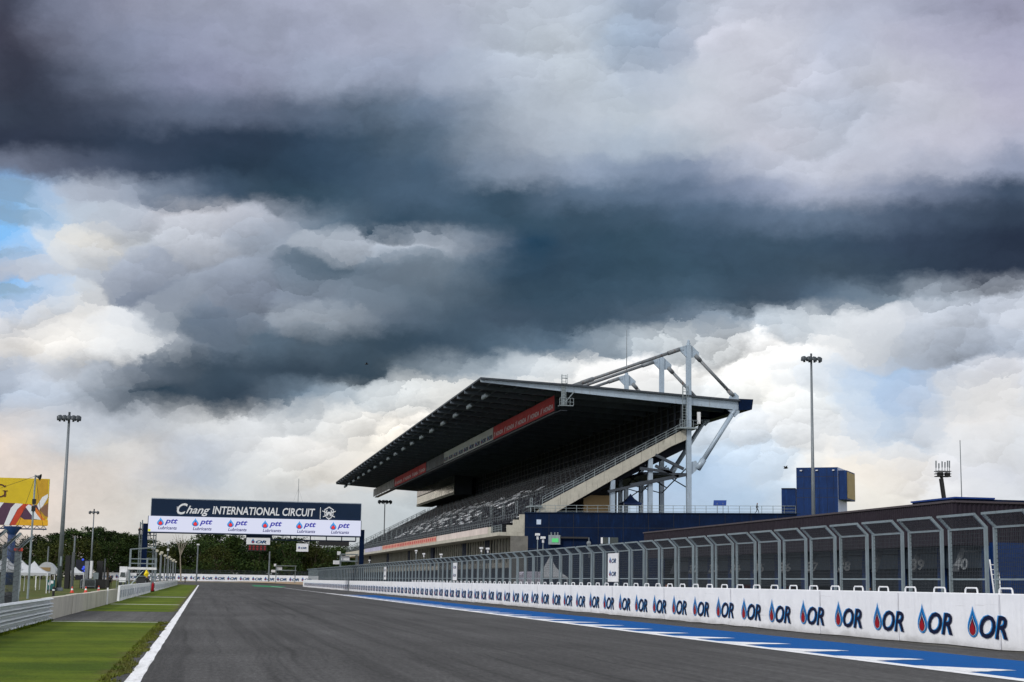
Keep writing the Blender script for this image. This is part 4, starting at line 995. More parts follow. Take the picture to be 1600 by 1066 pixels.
# panel sign on two legs and gazebo on the terrace
p = on_wall(1125, 792, -1.5); sp_ = thing('panel_board', 'tilted dark blue panel board on two thin legs standing on the terrace', 'panel board', V((p.x, p.y, TZ)))
a_, c_ = on_wall(1114.5, 790, -1.5), on_wall(1134.5, 781.5, -1.5); b = MB(); b.prism([V((a_.x, a_.y, a_.z)), V((c_.x, c_.y, a_.z)), V((c_.x, c_.y, c_.z)) + TN * .5, V((a_.x, a_.y, c_.z)) + TN * .5], TN * .08); b.build('panel', M['blue'], sp_)
for f_ in (.3, .75): b = MB(); o = a_.lerp(V((c_.x, c_.y, a_.z)), f_) + TN * .15; b.tube((o.x, o.y, TZ - .1), (o.x, o.y, a_.z + .4), .05, n=6); b.build('leg', M['galv'], sp_)
def gazebo(name, label, c, w_, he, hp, ma, leg, grp=None, sag=.5):
    c = V(c); g = thing(name, label, 'tent', c, grp); n = 8; b = MB(); vs = []; rings = []
    for r_, z in ((1, he - .28), (1, he), (.62, he + (hp - he) * .22), (.32, he + (hp - he) * .5), (.10, he + (hp - he) * .85), (.0, hp)):
        ring = []
        for k in range(n * 4):
            t = k / (n * 4) * 4; s_ = int(t); f = t - s_; P_ = [(-1, -1), (1, -1), (1, 1), (-1, 1), (-1, -1)]; a_, d_ = P_[s_], P_[s_ + 1]
            x, y = a_[0] + (d_[0] - a_[0]) * f, a_[1] + (d_[1] - a_[1]) * f
            zz = z + (.06 * (k % 2) if r_ == 1 and z < he else 0)
            ring.append(c + V((x * r_ * w_ / 2, y * r_ * w_ / 2, zz)))
        rings.append(ring)
    m_ = n * 4
    b.raw([p for r_ in rings for p in r_], [(j * m_ + k, j * m_ + (k + 1) % m_, (j + 1) * m_ + (k + 1) % m_, (j + 1) * m_ + k) for j in range(5) for k in range(m_)]); b.build('canopy', ma, g)
    l0_ = None
    for sx in (-1, 1):
        for sy in (-1, 1):
            bb_ = MB(); o = c + V((sx * w_ * .49, sy * w_ * .49, 0)); bb_.tube(o, o + EZ * he, .045, n=6); bb_.build('leg', leg, g)
    return g
gp = pY(985, 800, SY0 + 4.5); gazebo('gazebo', 'dark blue pop up gazebo under the raking grandstand beam', (gp.x, SY0 + 4.5, TZ - .02), 3.1, 2.1, 3.7, mat('blue gazebo cloth', '#14305f', .7), M['whitep'])
wt = pX(859, 900, 38); gazebo('marquee', 'white pointed marquee tent in the pit lane behind the catch fence', (38, wt.y, 0), 3.3, 2.35, 4.6, M['tent'], M['whitep'])
# ------------------------------------------------------------------ start gantry
GY = 224.0; gk = (pY(564, 820, GY).x - pY(235, 820, GY).x) / 329.
def gX(px): return pY(px, 822, GY).x
def gZ(px, py): return pY(px, py, GY).z
zt, zm_, zb_ = gZ(400, 783.5), gZ(400, 809.9), gZ(400, 834.4)
xl, xr = gX(235), gX(563.3); xl2, xr2 = gX(231.6), gX(563.6)
ga = thing('start_gantry', 'start line gantry across the track with CHANG INTERNATIONAL CIRCUIT header over a lit screen', 'gantry', (7, GY, 0))
b = MB(); b.box(xl, xr, GY, GY + .9, zm_, zt); b.build('header_panel', M['navyflat'], ga)
b = MB(); b.box(xl - .03, xr + .03, GY - .02, GY + .92, zt, zt + .12); b.box(xl - .07, xl, GY - .01, GY + .9, zm_, zt); b.box(xr, xr + .07, GY - .01, GY + .9, zm_, zt); b.build('header_trim', mat('silver trim', '#9aa4b0', .4, .5), ga)
b = MB(); yt = GY - .03; base = gZ(380, 804.2)
# script word drawn with a slanted heavy face: large C, joined small letters
b.text('C', (gX(275), yt, base - .12), EX, EZ, 1.55, 0, .38, .02, 1.5); b.text('hang', (gX(289.5), yt, base), EX, EZ, 1.12, 0, .42, .012, (326.5 - 289.5) * gk)
b.tube((gX(276), yt, base + .25), (gX(275.5), yt, base + .9), .05, n=6)
b.text('INTERNATIONAL', (gX(331), yt, base), EX, EZ, 1.12, 0, .16, .018, (435.5 - 331) * gk)
b.text('CIRCUIT', (gX(440.5), yt, base), EX, EZ, 1.12, 0, .16, .018, (492 - 440.5) * gk)
b.box(gX(499.3), gX(500.3), yt - .01, yt + .01, base - .35, base + 1.3)
b.build('header_lettering', M['lwhite'], ga)
# crest: shield with helmet-like crown and crossed bars
b = MB(); cx, cz = gX(513.3), base + .5
def shield(s_, o): return [(cx + x * s_, yt - o, cz + z * s_) for x, z in ((-.72, .55), (-.35, .78), (0, 1.0), (.35, .78), (.72, .55), (.66, -.25), (.4, -.7), (0, -1.0), (-.4, -.7), (-.66, -.25))]
b.face(shield(.95, 0), 0); b.face(shield(.78, .01), 1); b.face(shield(.62, .02), 0)
for s_ in (-1, 1): b.bar((cx - .85 * s_, yt - .04, cz - .55), (cx + .95 * s_, yt - .04, cz + .3), .03, .13, 0); b.poly2([(0, 0), (.16 * s_, .12), (.05 * s_, .3)], (cx + .2 * s_, yt - .03, cz - .1), EX, EZ, 1)
b.poly2([(-.3, .2), (.3, .2), (.15, .62), (-.15, .62)], (cx, yt - .03, cz), EX, EZ, 1); b.poly2([(-.2, 0), (.2, 0), (0, .5)], (cx, yt - .05, cz - .5), EX, EZ, 1)
b.build('crest', [M['lwhite'], M['navyflat']], ga)
scr = emat('lit white screen', '#d6daf0', .95)
b = MB(); b.box(xl2, xr2, GY - .25, GY + .9, zb_, zm_ - .02); b.build('screen', scr, ga)
b = MB(); b.box(xl2 - .08, xr2 + .08, GY - .27, GY + .92, zb_ - .18, zb_); b.box(xl2 - .08, xl2, GY - .27, GY + .92, zb_, zm_); b.box(xr2, xr2 + .08, GY - .27, GY + .92, zb_, zm_); b.build('screen_frame', M['navyflat'], ga)
b = MB(); b.box(xl2 + .02, xl2 + .34, GY - .262, GY - .252, zb_ + .03, zb_ + .36); b.build('test_patch', emat('yellow pixels', '#e6e600', .9), ga)
EM = [scr, emat('screen light blue', '#35a0f0', .8), emat('screen blue', '#1d55c8', .8), emat('screen navy', '#0c0c78', .7), emat('screen red', '#f01414', .9), emat('screen ink', '#1512b8', .7)]
for k, px in enumerate((250.5, 305, 360, 414, 467.5, 520.5)):
    b = MB(); x = gX(px); z = gZ(px, 821.5 + (px - 250) * .0257); s_ = 1 - .0003 * k; yy = GY - .262; o = V((x, yy, z))
    for j, (ws, hs, dy_, mi) in enumerate(((1, 1, 0, 1), (.66, .62, .06, 3))): b.poly2([(p_ * ws, r_ * hs + dy_) for p_, r_ in drop(.95, 1.2)], o - EY * .004 * j, EX, EZ, mi)
    b.poly2([(.24 * math.cos(t * .45), .36 + .24 * math.sin(t * .45)) for t in range(14)], o - EY * .012, EX, EZ, 4)
    b.text('ptt', (x + .60, yy, z + .36), EX, EZ, .76, 5, .3, .028, 1.8)
    b.text('Lubricants', (x - .3, yy, z - .5), EX, EZ, .46, 3, .22, .02, 2.6)
    b.build('screen_logo', EM, ga)
# lower service rail
b = MB(); yr = GY + .5; za = zb_ - .75
b.bar((gX(385), yr, za), (gX(557), yr, za), .22, .18)
for px in (386, 404, 425, 455, 486, 511, 535, 557): b.bar((gX(px), yr, za), (gX(px), yr, zb_ - .15), .14)
b.box(gX(386), gX(426), yr - .2, yr + .3, za, zb_ - .18); b.build('service_rail', M['navyflat'], ga)
b = MB(); b.box(gX(223.4), gX(231.4), GY + .1, GY + .85, 0, gZ(228, 818)); b.build('post', M['navy'], ga)
b = MB(); b.box(gX(563.2), gX(570), GY + .1, GY + .85, 0, gZ(567, 828)); b.build('post', M['navy'], ga)
def hung(name, label, cat, px0, py0, px1, py1, mats, dy=0., grp=None, dep=.25):
    zc = pY((px0 + px1) / 2, py1, GY).z; zd = pY((px0 + px1) / 2, py0, GY).z
    t_ = thing(name, label, cat, ((gX(px0) + gX(px1)) / 2, GY + .4, zc), grp)
    b = MB(); b.box(gX(px0), gX(px1), GY + dy, GY + dy + dep, zc, zd); b.build('board', mats, t_)
    b = MB()
    for f_ in (.2, .8): x = gX(px0) + (gX(px1) - gX(px0)) * f_; b.bar((x, GY + dy + dep / 2, zd), (x, yr + .05, za + .05), .06)
    b.build('hanger', M['pole'], t_); return t_, zc, zd
t_, zc, zd = hung('hanging_sign', 'white OR sign board hanging under the gantry above the start lights', 'sign', 386, 840.5, 423, 851, M['whitep'])
b = MB(); or_logo(b, (gX(393.5), GY - .01, zc + .16), EX, EZ, (0, -1, 0), .5, .68, 1.45, .42, .2, .006); b.build('printed_logo', LOGOM, t_)
t_, zc, zd = hung('hanging_sign', 'smaller white OR sign board hanging lower under the gantry right of the start lights', 'sign', 464.5, 849.5, 483, 862, M['whitep'])
b = MB(); or_logo(b, (gX(467), GY - .01, zc + .38), EX, EZ, (0, -1, 0), .3, .42, .8, .26, .12, .006); b.build('printed_logo', LOGOM, t_)
hung('display_board', 'blank black display board hanging from the right part of the gantry', 'display', 499.5, 846.3, 546.3, 853, M['black'])
t_, zc, zd = hung('start_lights', 'dark rack of five start light pairs hanging below the OR sign', 'start lights', 389, 851.6, 418, 861, M['black'])
rl_ = mat('unlit red lamp', '#7a1418', .3)
for k in range(5):
    for j in (.3, .72):
        b = MB(); x = gX(389) + (gX(418) - gX(389)) * (.1 + .2 * k); z = zc + (zd - zc) * j; b.lathe([(.01, .05), (.16, .04), (.17, 0)], (x, GY - .01, z), 10, 0, (0, -1, 0)); b.build('lamp', rl_, t_)
# ------------------------------------------------------------------ left side: guard rail, barriers, fence, poles, tents, stage
LX = -5.35
gr = thing('guard_rail', 'galvanised triple corrugated guard rail beside the grass at the near left', 'guard rail', (LX - .1, 45, 0))
M['rail'] = mat('galvanised guard rail', '#c6cbcf', .45, .25, .15, 1.2, stain='#7a766a', stain_amt=.4)
GE = 57.6
def wprof(z0, h):
    return [(LX + d * 1.7, z0 + h * f) for f, d in ((0, 0), (.08, .05), (.2, .085), (.32, .05), (.42, .0), (.58, 0), (.68, .05), (.8, .085), (.92, .05), (1, 0))]
r0_ = None
for k in range(3):
    if r0_ is None:
        b = MB(); ys = []; y = 8.0
        while y < GE: ys += [(y, 0.), (min(GE, y + 3.97), .012)]; y += 4.0
        pr = wprof(.03, .265); vs = []
        for yy, o in ys: vs += [(x + o, yy, z) for x, z in pr]
        n_ = len(pr); b.raw(vs, [(i * n_ + j, i * n_ + j + 1, (i + 1) * n_ + j + 1, (i + 1) * n_ + j) for i in range(len(ys) - 1) for j in range(n_ - 1)])
        r0_ = b.build('rail', M['rail'], gr)
    else: c = r0_.copy(); COL.objects.link(c); c.parent = gr; c.location = (0, 0, .262 * k)
b = MB()
for k in range(3): b.prism([(x + .02, GE, z + .262 * k) for x, z in wprof(.03, .265)] + [(LX - .03, GE, .295 + .262 * k), (LX - .03, GE, .03 + .262 * k)], (0, .12, 0))
b.build('end_cap', M['whitep'], gr)
p0_ = None; y = 10
while y < GE:
    if p0_ is None: b = MB(); b.box(LX - .16, LX - .03, y - .05, y + .05, 0, .8); p0_ = b.build('post', M['galv'], gr); yb = y
    else: c = p0_.copy(); COL.objects.link(c); c.parent = gr; c.location = (0, y - yb, 0)
    y += 2
cb = thing('concrete_barrier', 'stained concrete block barrier between the guard rail and the white boards', 'barrier', (LX - .2, 80, 0))
q = random.Random(4)
y = GE + .3
bb0 = None
while y < 102.5:
    b = MB(); zt_ = .80 + q.uniform(-.012, .012); b.prism([(LX - .02 + q.uniform(-.015, .015), y, 0), (LX + q.uniform(-.01, .01), y, zt_), (LX - .3, y, zt_), (LX - .4, y, 0)], (0, 4.94, 0)); b.build('barrier_block', M['conc'], cb); y += 5.0
b = MB(); b.box(LX - .02, LX + .06, 91.5, 91.75, 0, .95); b.build('white_marker_post', M['whitep'], cb)
def adboard(y0, y1, label):
    t_ = thing('advertising_boards', label, 'barrier boards', (LX - .1, (y0 + y1) / 2, 0), 'white board barriers along the left verge'); b = MB(); q = random.Random(int(y0)); y = y0
    b2 = MB(); b3 = MB()
    while y < y1:
        d = q.uniform(-.05, .05); b.prism([(LX + d, y, .02), (LX + d + .02, y, 1.02), (LX + d - .1, y, 1.02), (LX + d - .15, y, .02)], (0, 2.9, 0)); b2.box(LX + d - .02, LX + d + .05, y + 2.9, y + 3.0, .02, 1.04)
        b3.text('OR', (LX + .1, y + .2, .25), (0, 1, 0), EZ, .5, 0, .2, .02, 2.2) if False else b3.text('OR', (LX + .1, y + .4, .25), (0, 1, 0), EZ, .5, 0, .2, .02, 1.9)
        y += 3
    b.build('board', M['white'], t_); kind(b2.build('board_post', M['whitep'], t_), 'stuff'); kind(b3.build('printed_letters', mat('grey blue print', '#6d7c96', .6), t_), 'stuff')
adboard(104, 164, 'row of white boards with OR letters right after the concrete barrier'); adboard(180, 332, 'farther row of white boards with OR letters beyond the opening on the left verge')
# left catch fence with sagging mesh
lf = thing('debris_fence', 'grey debris fence with torn sagging mesh and bent posts behind the guard rail', 'fence', (-6.1, 48, 0))
YP = [54.0, 50.4, 46.8, 43.2, 39.6]; FH = 2.5
for i, y in enumerate(YP):
    b = MB(); b.bar((-6.1, y, 0), (-6.1, y, FH), .14 if i else .22, .1); b.bar((-6.1, y, FH - .03), (-5.66, y, FH + .38), .09); b.build('post', M['galv'], lf)
b = MB(); qq = random.Random(8)
for i in range(len(YP) - 1):
    ya, yb = YP[i], YP[i + 1]
    for z in [k * .17 + .15 for k in range(15)]:
        pts = [(-6.0 + .06 * math.sin(j * 2 + z * 7), ya + (yb - ya) * j / 6, z - (.10 + .03 * z) * math.sin(math.pi * j / 6) + qq.uniform(-.015, .015)) for j in range(7)]; b.path(pts, .007, 4)
    for k in range(5):
        f_ = k / 4; pts = [(-6.1 + .44 * f_, ya + (yb - ya) * j / 6, FH + .40 * f_ - .16 * math.sin(math.pi * j / 6)) for j in range(7)]; b.path(pts, .009, 4)
    for j in range(1, 24): y = ya + (yb - ya) * j / 24; s_ = .16 * math.sin(math.pi * j / 24); b.path([(-6.02, y, .1), (-6.02, y, FH - s_), (-5.67, y, FH + .39 - s_)], .0045, 4)
b.build('wire_mesh', M['mesh'], lf)
b = MB(); b.box(-6.24, -5.97, 53.9, 54.07, FH - .12, FH - .02); b.build('orange_band', M['orange'], lf)
# lamp masts with floodlight heads
def lamp_mast(px, ptop, y, label, heads=4, r=.24, grp='floodlight masts', spread=1.0, hs=1.0):
    top = pY(px, ptop, y); t_ = thing('floodlight_mast', label, 'lamp mast', (top.x, y, 0), grp)
    b = MB(); b.tube((top.x, y, 0), (top.x, y, top.z), r, r * .45, 10); b.lathe([(r * 1.6, 0), (r * 1.6, .3), (r, .35)], (top.x, y, 0), 10); b.build('pole', M['pole'], t_, True)
    s_ = spread; b = MB(); b.bar((top.x - 1.5 * s_, y, top.z), (top.x + 1.5 * s_, y, top.z), .14); b.tube((top.x, y, top.z - .2), (top.x, y, top.z + .55), .12, n=8); b.build('crossarm', M['poled'], t_)
    for k in range(heads):
        f_ = -1.5 + 3 * k / (heads - 1); h = MB(); o = V((top.x + f_ * s_, y - .1, top.z - .15)); d = (.35 * (1 if f_ > 0 else -1), -.3, .85)
        h.lathe([(.05 * hs, .36 * hs), (.25 * hs, .30 * hs), (.36 * hs, 0), (.38 * hs, -.10 * hs), (.3 * hs, -.13 * hs), (.01, -.14 * hs)], o, 10, 0, d); h.box(o.x - .1 * hs, o.x + .1 * hs, y - .3, y - .1, o.z - .36 * hs, o.z - .05 * hs); h.build('lamp_head', M['poled'], t_, True)
    return t_
lamp_mast(108.2, 652, 169, 'tall dark floodlight mast left of the gantry rising from the grass behind the concrete barrier', 5, .28, spread=.62)
lamp_mast(1267.5, 560, 165, 'tall pale floodlight mast in front of the blue stair tower', 4, .26, spread=.62)
lamp_mast(601.5, 784, 480, 'distant floodlight mast beyond the far end of the grandstand', 4, .3, spread=1.1, hs=1.8)
lamp_mast(147, 800, 300, 'slender floodlight mast before the trees behind the stage', 3, .2, spread=.45, hs=.9)
def thin_pole(px, ptop, y, label, r=.09, grp='thin poles before the trees', name='pole_mast', head=False):
    top = pY(px, ptop, y); t_ = thing(name, label, 'pole', (top.x, y, 0), grp); b = MB(); b.tube((top.x, y, 0), (top.x, y, top.z), r, r * .8, 8); b.build('pole', M['pole'], t_)
    if head: b = MB(); b.box(top.x - .5, top.x + .5, y - .3, y + .3, top.z, top.z + .5); b.build('head', M['whitep'], t_)
thin_pole(76, 854, 420, 'short grey post in front of the trees behind the white tents', .22); thin_pole(117.5, 838, 300, 'grey pole with thicker lower sleeve beside the dark stage tower', .2)
thin_pole(309.5, 852, 585, 'pale lamp pole behind the far white barrier below the screen', .28, head=True); thin_pole(421.5, 862, 585, 'pale pole behind the far white barrier under the start lights', .3)
t_ = thing('radio_mast', 'very thin radio mast rising far behind the trees above the gantry', 'radio mast', (150 / F_PX * 900, 900, 0))
a = pY(467, 748, 900); b = MB(); b.tube((a.x, 900, 0), (a.x, 900, a.z), .35, .12, 5); b.build('pole', M['pole'], t_); b = MB()
for s_ in (-1, 1): b.tube((a.x, 900, a.z * .9), (a.x + 14 * s_, 900, 15), .035, n=4)
b.build('guy_wires', M['pole'], t_)
t_ = thing('radio_mast', 'thin guyed radio mast behind the garage roof at the right', 'radio mast', (98, 200, 0)); a = pY(1500, 688, 200); b = MB(); b.tube((a.x, 200, 0), (a.x, 200, a.z), .11, .05, 6); b.build('pole', M['pole'], t_)
# boom lift carrying an antenna basket
bl = thing('boom_lift', 'dark boom lift arm holding up a basket of white antennas behind the garage roof', 'boom lift', (96, 195, 0)); Bp = lambda px, py: pY(px, py, 195)
b = MB(); lo_ = Bp(1478, 800); lo_ = lo_ + (lo_ - Bp(1470.5, 748)).normalized() * ((lo_.z - 1.4) / (Bp(1470.5, 748) - lo_).normalized().z); b.bar(lo_, Bp(1470.5, 748), .45); b.bar(Bp(1470.5, 748), Bp(1472, 745), .3); b.build('boom', M['black'], bl)
b = MB(); b.box(lo_.x - 2.4, lo_.x + 1.4, 193.8, 196.2, .5, 1.5); b.build('chassis', M['orange'], bl)
for x_ in (lo_.x - 1.8, lo_.x + .8):
    for y_ in (193.6, 196.0): b = MB(); b.tube((x_, y_, .5), (x_, y_ + .4, .5), .5, n=14); b.build('wheel', M['black'], bl)
b = MB(); A, B = Bp(1463, 745), Bp(1483, 737); b.box(A.x, B.x, 194.4, 195.6, A.z, A.z + .12)
for zz in (.4, .75): b.path([(A.x, 194.4, A.z + zz), (B.x, 194.4, A.z + zz), (B.x, 195.6, A.z + zz), (A.x, 195.6, A.z + zz), (A.x, 194.4, A.z + zz)], .05, 5)
b.box(A.x + .1, A.x + .8, 194.5, 195, A.z, A.z + .6); b.box(B.x - .7, B.x - .1, 194.5, 195, A.z, A.z + .6); b.build('basket', M['black'], bl)
for px, h0, h1 in ((1462.5, 737, 720), (1467, 735, 724), (1472, 735, 721), (1476.5, 735, 722), (1480.5, 735, 720), (1483.5, 737, 720)):
    b = MB(); A, B = Bp(px, h0 + 3), Bp(px, h1); b.tube(A, B, .05, n=5); b.tube(A.lerp(B, .45), B, .09, n=6); b.build('antenna', M['pole'], bl)
# billboard on its column
YB = 255.; bbd = thing('billboard', 'large yellow billboard with purple, white and red ribbons on a blue column', 'billboard', (-27, YB, 0))
def bp(u_, v_, o=0.): p = pY(u_, v_, YB); return V((p.x, YB - o, p.z))
z0, z1 = bp(60, 821.5).z, bp(60, 748).z; x1 = bp(75.5, 780).x; x0 = x1 - 24.0; H = z1 - z0
b = MB(); b.box(x0, x1, YB, YB + .8, z0, z1); ymat, t, bs = newmat('yellow billboard print'); b.build('board', mat('yellow board print', '#d2b50a', .5, 0, .12, .12), bbd)
b = MB()
def U(px, py): p = pY(px, py, YB); return (p.x, p.z)
def band(pts, mi, o): b.face([(U(*p)[0], YB - o, min(z1, max(z0, U(*p)[1]))) for p in pts], mi)
band([(75.2, 749.5), (58, 748.8), (57, 772), (55, 787), (62, 800), (70, 812), (75, 809)], 5, .01)
band([(-40, 785), (0, 785), (24, 786.5), (57, 789), (68, 812), (40, 812), (24, 821), (-40, 821)], 0, .015)
band([(0, 785), (6, 785.5), (1, 792), (-10, 810), (-16, 821), (-28, 821), (-16, 800), (-6, 788)], 1, .02)
band([(24, 786.5), (36, 787.5), (27, 796), (14, 821), (6, 821), (17, 794)], 1, .02)
band([(36, 787.5), (48, 788), (41, 792), (35, 801), (24, 821), (15, 821), (27, 797)], 2, .025)
band([(44.5, 788.5), (40, 792.5), (50, 806), (53, 811), (64, 812.5), (57, 801), (52, 791)], 1, .03)
band([(48, 788), (54, 790), (60, 798), (68, 810), (72, 813), (65, 813), (57, 803), (51, 793)], 3, .035)
band([(24, 821), (32, 808), (38, 812), (75, 813), (75, 821.5)], 4, .03)
band([(61, 797), (67, 791), (73, 781), (75, 777), (75, 772), (66, 777), (58, 790)], 1, .04); band([(62, 797), (68, 791), (75, 786), (75, 808), (70, 806)], 6, .04)
b.build('ribbon_print', [mat('purple print', '#4a2a45'), M['lwhite'], mat('red orange print', '#b83a1c'), mat('orange print', '#cf7420'), mat('amber print', '#d7a012'), mat('gold print', '#b98f12'), mat('brown print', '#7d5a45')], bbd)
b = MB(); hC = 20 * YB / F_PX; yy = YB - .05; zc = bp(4, 767).z; xc = bp(2, 767).x
b.text('CHAN', (xc - 9.3, yy, zc - hC / 2), EX, EZ, hC, 0, 0, -.006, 7.6)
# serif G: thin open ring with bracketed foot
R1, R2 = hC * .5, hC * .5 - .22
arc = [math.radians(a_) for a_ in range(38, 322, 8)]
for a_, c_ in zip(arc, arc[1:]): b.poly2([(R1 * math.cos(a_), R1 * math.sin(a_)), (R1 * math.cos(c_), R1 * math.sin(c_)), (R2 * math.cos(c_), R2 * math.sin(c_)), (R2 * math.cos(a_), R2 * math.sin(a_))], (xc - .2, yy, zc), EX, EZ, 0)
b.box(xc + .45, xc + .75, yy - .01, yy, zc - hC * .44, zc); b.box(xc + .2, xc + 1.0, yy - .01, yy, zc - .04, zc + .06); b.box(xc + .55, xc + .65, yy - .01, yy, zc + hC * .3, zc + hC * .42)
b.build('lettering', mat('maroon lettering', '#4c2410'), bbd)
b = MB(); b.tube((bp(18.5, 830).x, YB + .4, 0), (bp(18.5, 830).x, YB + .4, z0 - 1.2), .62, n=14); b.lathe([(.62, 0), (1.4, 1.2), (1.4, 1.3)], (bp(18.5, 830).x, YB + .4, z0 - 1.5), 14); b.build('column', mat('billboard blue', '#1f3f74', .5), bbd, True)
b = MB()
for k in range(24): x = x0 + k * 1.0; b.bar((x, YB + .3, z0 - .55), (x + .5, YB + .3, z0), .09); b.bar((x + .5, YB + .3, z0), (x + 1, YB + .3, z0 - .55), .09)
b.bar((x0, YB + .3, z0 - .55), (x1, YB + .3, z0 - .55), .2); b.build('truss', mat('billboard blue dark', '#182c52', .5), bbd)
# loudspeaker pole
YS = 110.; sp = lambda px, py: pY(px, py, YS); px0 = sp(55.5, 742); lsp = thing('loudspeaker_pole', 'thin pole with two black boxes and a horn loudspeaker in front of the yellow billboard', 'loudspeaker pole', (px0.x, YS, 0))
b = MB(); b.tube((px0.x, YS, 0), (px0.x, YS, px0.z), .075, .06, 8); b.build('pole', M['galv'], lsp)
for a_, c_ in (((50.5, 787.5), (56.5, 780)), ((49.3, 799), (55.6, 791))): A, B = sp(*a_), sp(*c_); b = MB(); b.box(A.x, B.x, YS - .22, YS + .1, A.z, B.z); b.build('speaker_box', M['black'], lsp)
b = MB(); o = sp(59.5, 744.5); b.lathe([(.02, -.12), (.06, -.1), (.07, .05), (.13, .18), (.22, .27), (.23, .28), (.12, .17), (.03, .1)], o - V((.1, 0, 0)), 14, 0, (.95, -.2, -.2)); b.build('horn', M['poled'], lsp, True)
b = MB(); a_ = sp(55.5, 744); b.tube(a_, sp(0, 763), .012, n=4); b.tube(a_, sp(68, 830), .012, n=4); b.tube(a_, (a_.x - 2, YS, 1), .012, n=4); b.build('guy_wires', M['black'], lsp)
# tents, stage, generator, cones, crowd barriers
def tentY(px, pbase): return pZ(px, pbase)
for px, y, w_, he, hp, lab in ((52, 146, 2.7, 1.8, 2.85, 'white pop up tent nearest the debris fence, beside the loudspeaker pole'), (30, 175, 4.0, 2.1, 3.3, 'white tent seen through the torn debris fence mesh'), (6, 160, 3.6, 2.1, 3.4, 'white tent cut by the edge of the photo behind the debris fence'), (117, 205, 2.3, 1.95, 2.7, 'white tent between the dark stage towers')):
    x = ratio(px, 905) * y; gazebo('tent', lab, (x, y, 0), w_, he, hp, M['tent'], M['whitep'], 'white tents behind the left barrier')
t_ = thing('market_tent', 'white arched tent with a tan print behind the nearer tent', 'tent', (-24, 215, 0)); a_, c_ = pY(56, 884, 215), pY(87, 891, 215); b = MB()
arc_ = [(a_.x + (c_.x - a_.x) * k / 10, a_.z + 1.1 * math.sin(math.pi * k / 10) - .6) for k in range(11)]
b.prism([(x, 215, z) for x, z in arc_] + [(c_.x, 215, a_.z - 1.1), (a_.x, 215, a_.z - 1.1)], (0, 5, 0)); b.build('canopy', M['tent'], t_)
b = MB(); b.box(a_.x + .5, a_.x + 1.9, 214.95, 214.98, a_.z - .7, a_.z - .2); b.build('print', M['ochre'], t_)
for x in (a_.x + .1, c_.x - .1): b = MB(); b.tube((x, 215.1, 0), (x, 215.1, a_.z - 1), .06, n=6); b.build('leg', M['whitep'], t_)
YG = 168.; gp_ = lambda px, py: pY(px, py, YG)
A, B = gp_(73.2, 920), gp_(85.4, 906.5); t_ = thing('generator', 'teal green portable generator box beside the lamp mast foot', 'generator', ((A.x + B.x) / 2, YG, 0)); b = MB(); b.box(A.x, B.x, YG, YG + 1.2, .12, B.z); b.build('housing', mat('teal paint', '#0f5a5a', .5, 0, .15), t_)
b = MB(); b.box(A.x + .1, A.x + .35, YG - .01, YG, .6, .85); b.box(B.x - .4, B.x - .12, YG - .01, YG, .75, 1.05); kind(b.build('label_plates', M['whitep'], t_), 'stuff'); b = MB(); b.box(A.x, B.x, YG + .02, YG + 1.18, 0, .12); b.build('skid', M['black'], t_)
st = thing('stage', 'dark outdoor stage with black tower screens, grey speaker stack and dotted blue lights', 'stage', (pY(135, 918, 205).x, 205, 0)); YT = 207.; tp = lambda px, py, y=YT: pY(px, py, y)
def tbox(name, px0, py0, px1, py1, y0, y1, ma, par=st):
    A, B = tp(px0, py1, y0), tp(px1, py0, y0); b = MB(); b.box(A.x, B.x, y0, y1, max(0, A.z), B.z); return b.build(name, ma, par)
tbox('platform', 124, 906, 165, 919, YT, YT + 10, M['black']); tbox('back_screen', 117, 875, 140, 906, YT + 4, YT + 4.6, mat('dark blue backdrop', '#0c1024', .7)); tbox('side_screen', 150, 876.5, 161, 906, YT + 1, YT + 2, M['black'])
tbox('tower_screen', 99.5, 868, 110, 921, YT - 8, YT - 6, M['black']); tbox('tower_curtain', 109.4, 863, 116, 921, YT - 8.2, YT - 6.5, mat('dark grey curtain', '#4c5054', .8)); tbox('side_tower', 160.4, 873, 165, 919, YT + 1, YT + 2, mat('dark grey curtain 2', '#3f4347', .8))
tbox('speaker_stack', 131.5, 877, 139, 904.5, YT, YT + 1.5, mat('speaker grey', '#6f747a', .6, 0, .2, 3)); tbox('speaker_stack', 139.4, 876.5, 144.6, 904, YT - .2, YT + 1.3, M['whitep']); tbox('stage_riser', 144.8, 895, 153.8, 905, YT, YT + 2, M['galv'])
b = MB()
for px, py in ((129.5, 874.5), (131, 886), (129.5, 889), (132.5, 892), (128.6, 895), (131.6, 887.5)): p = tp(px, py, YT + 3.9); b.lathe([(.01, .1), (.14, .06), (.15, 0)], p, 8, 0, (0, -1, 0))
kind(b.build('stage_lamps', emat('blue stage lamp', '#2a55ff', .8), st), 'stuff')
tbox('power_cabinet', 93, 869.5, 96.6, 884.5, 168, 168.5, M['galv'], thing('lamp_cabinet', 'pale grey cabinet fixed high beside the tall lamp mast', 'cabinet', (-15.8, 168, 4)))
def cone(px, py, label):
    o = pZ(px, py); t_ = thing('traffic_cone', label, 'traffic cone', (o.x, o.y, 0), 'orange traffic cones on the grass'); b = MB(); b.box(o.x - .2, o.x + .2, o.y - .2, o.y + .2, 0, .04); b.lathe([(.16, .04), (.115, .25)], o, 10); b.lathe([(.075, .40), (.035, .6), (.01, .6)], o, 10); b.build('cone_body', M['orange'], t_); b = MB(); b.lathe([(.117, .25), (.076, .40)], o, 10); b.build('white_band', M['lwhite'], t_)
cone(112.4, 926.4, 'orange traffic cone nearest the dark stage tower'); cone(133.8, 926.3, 'orange traffic cone in front of the first crowd barrier'); cone(154, 924, 'orange traffic cone in front of the second crowd barrier')
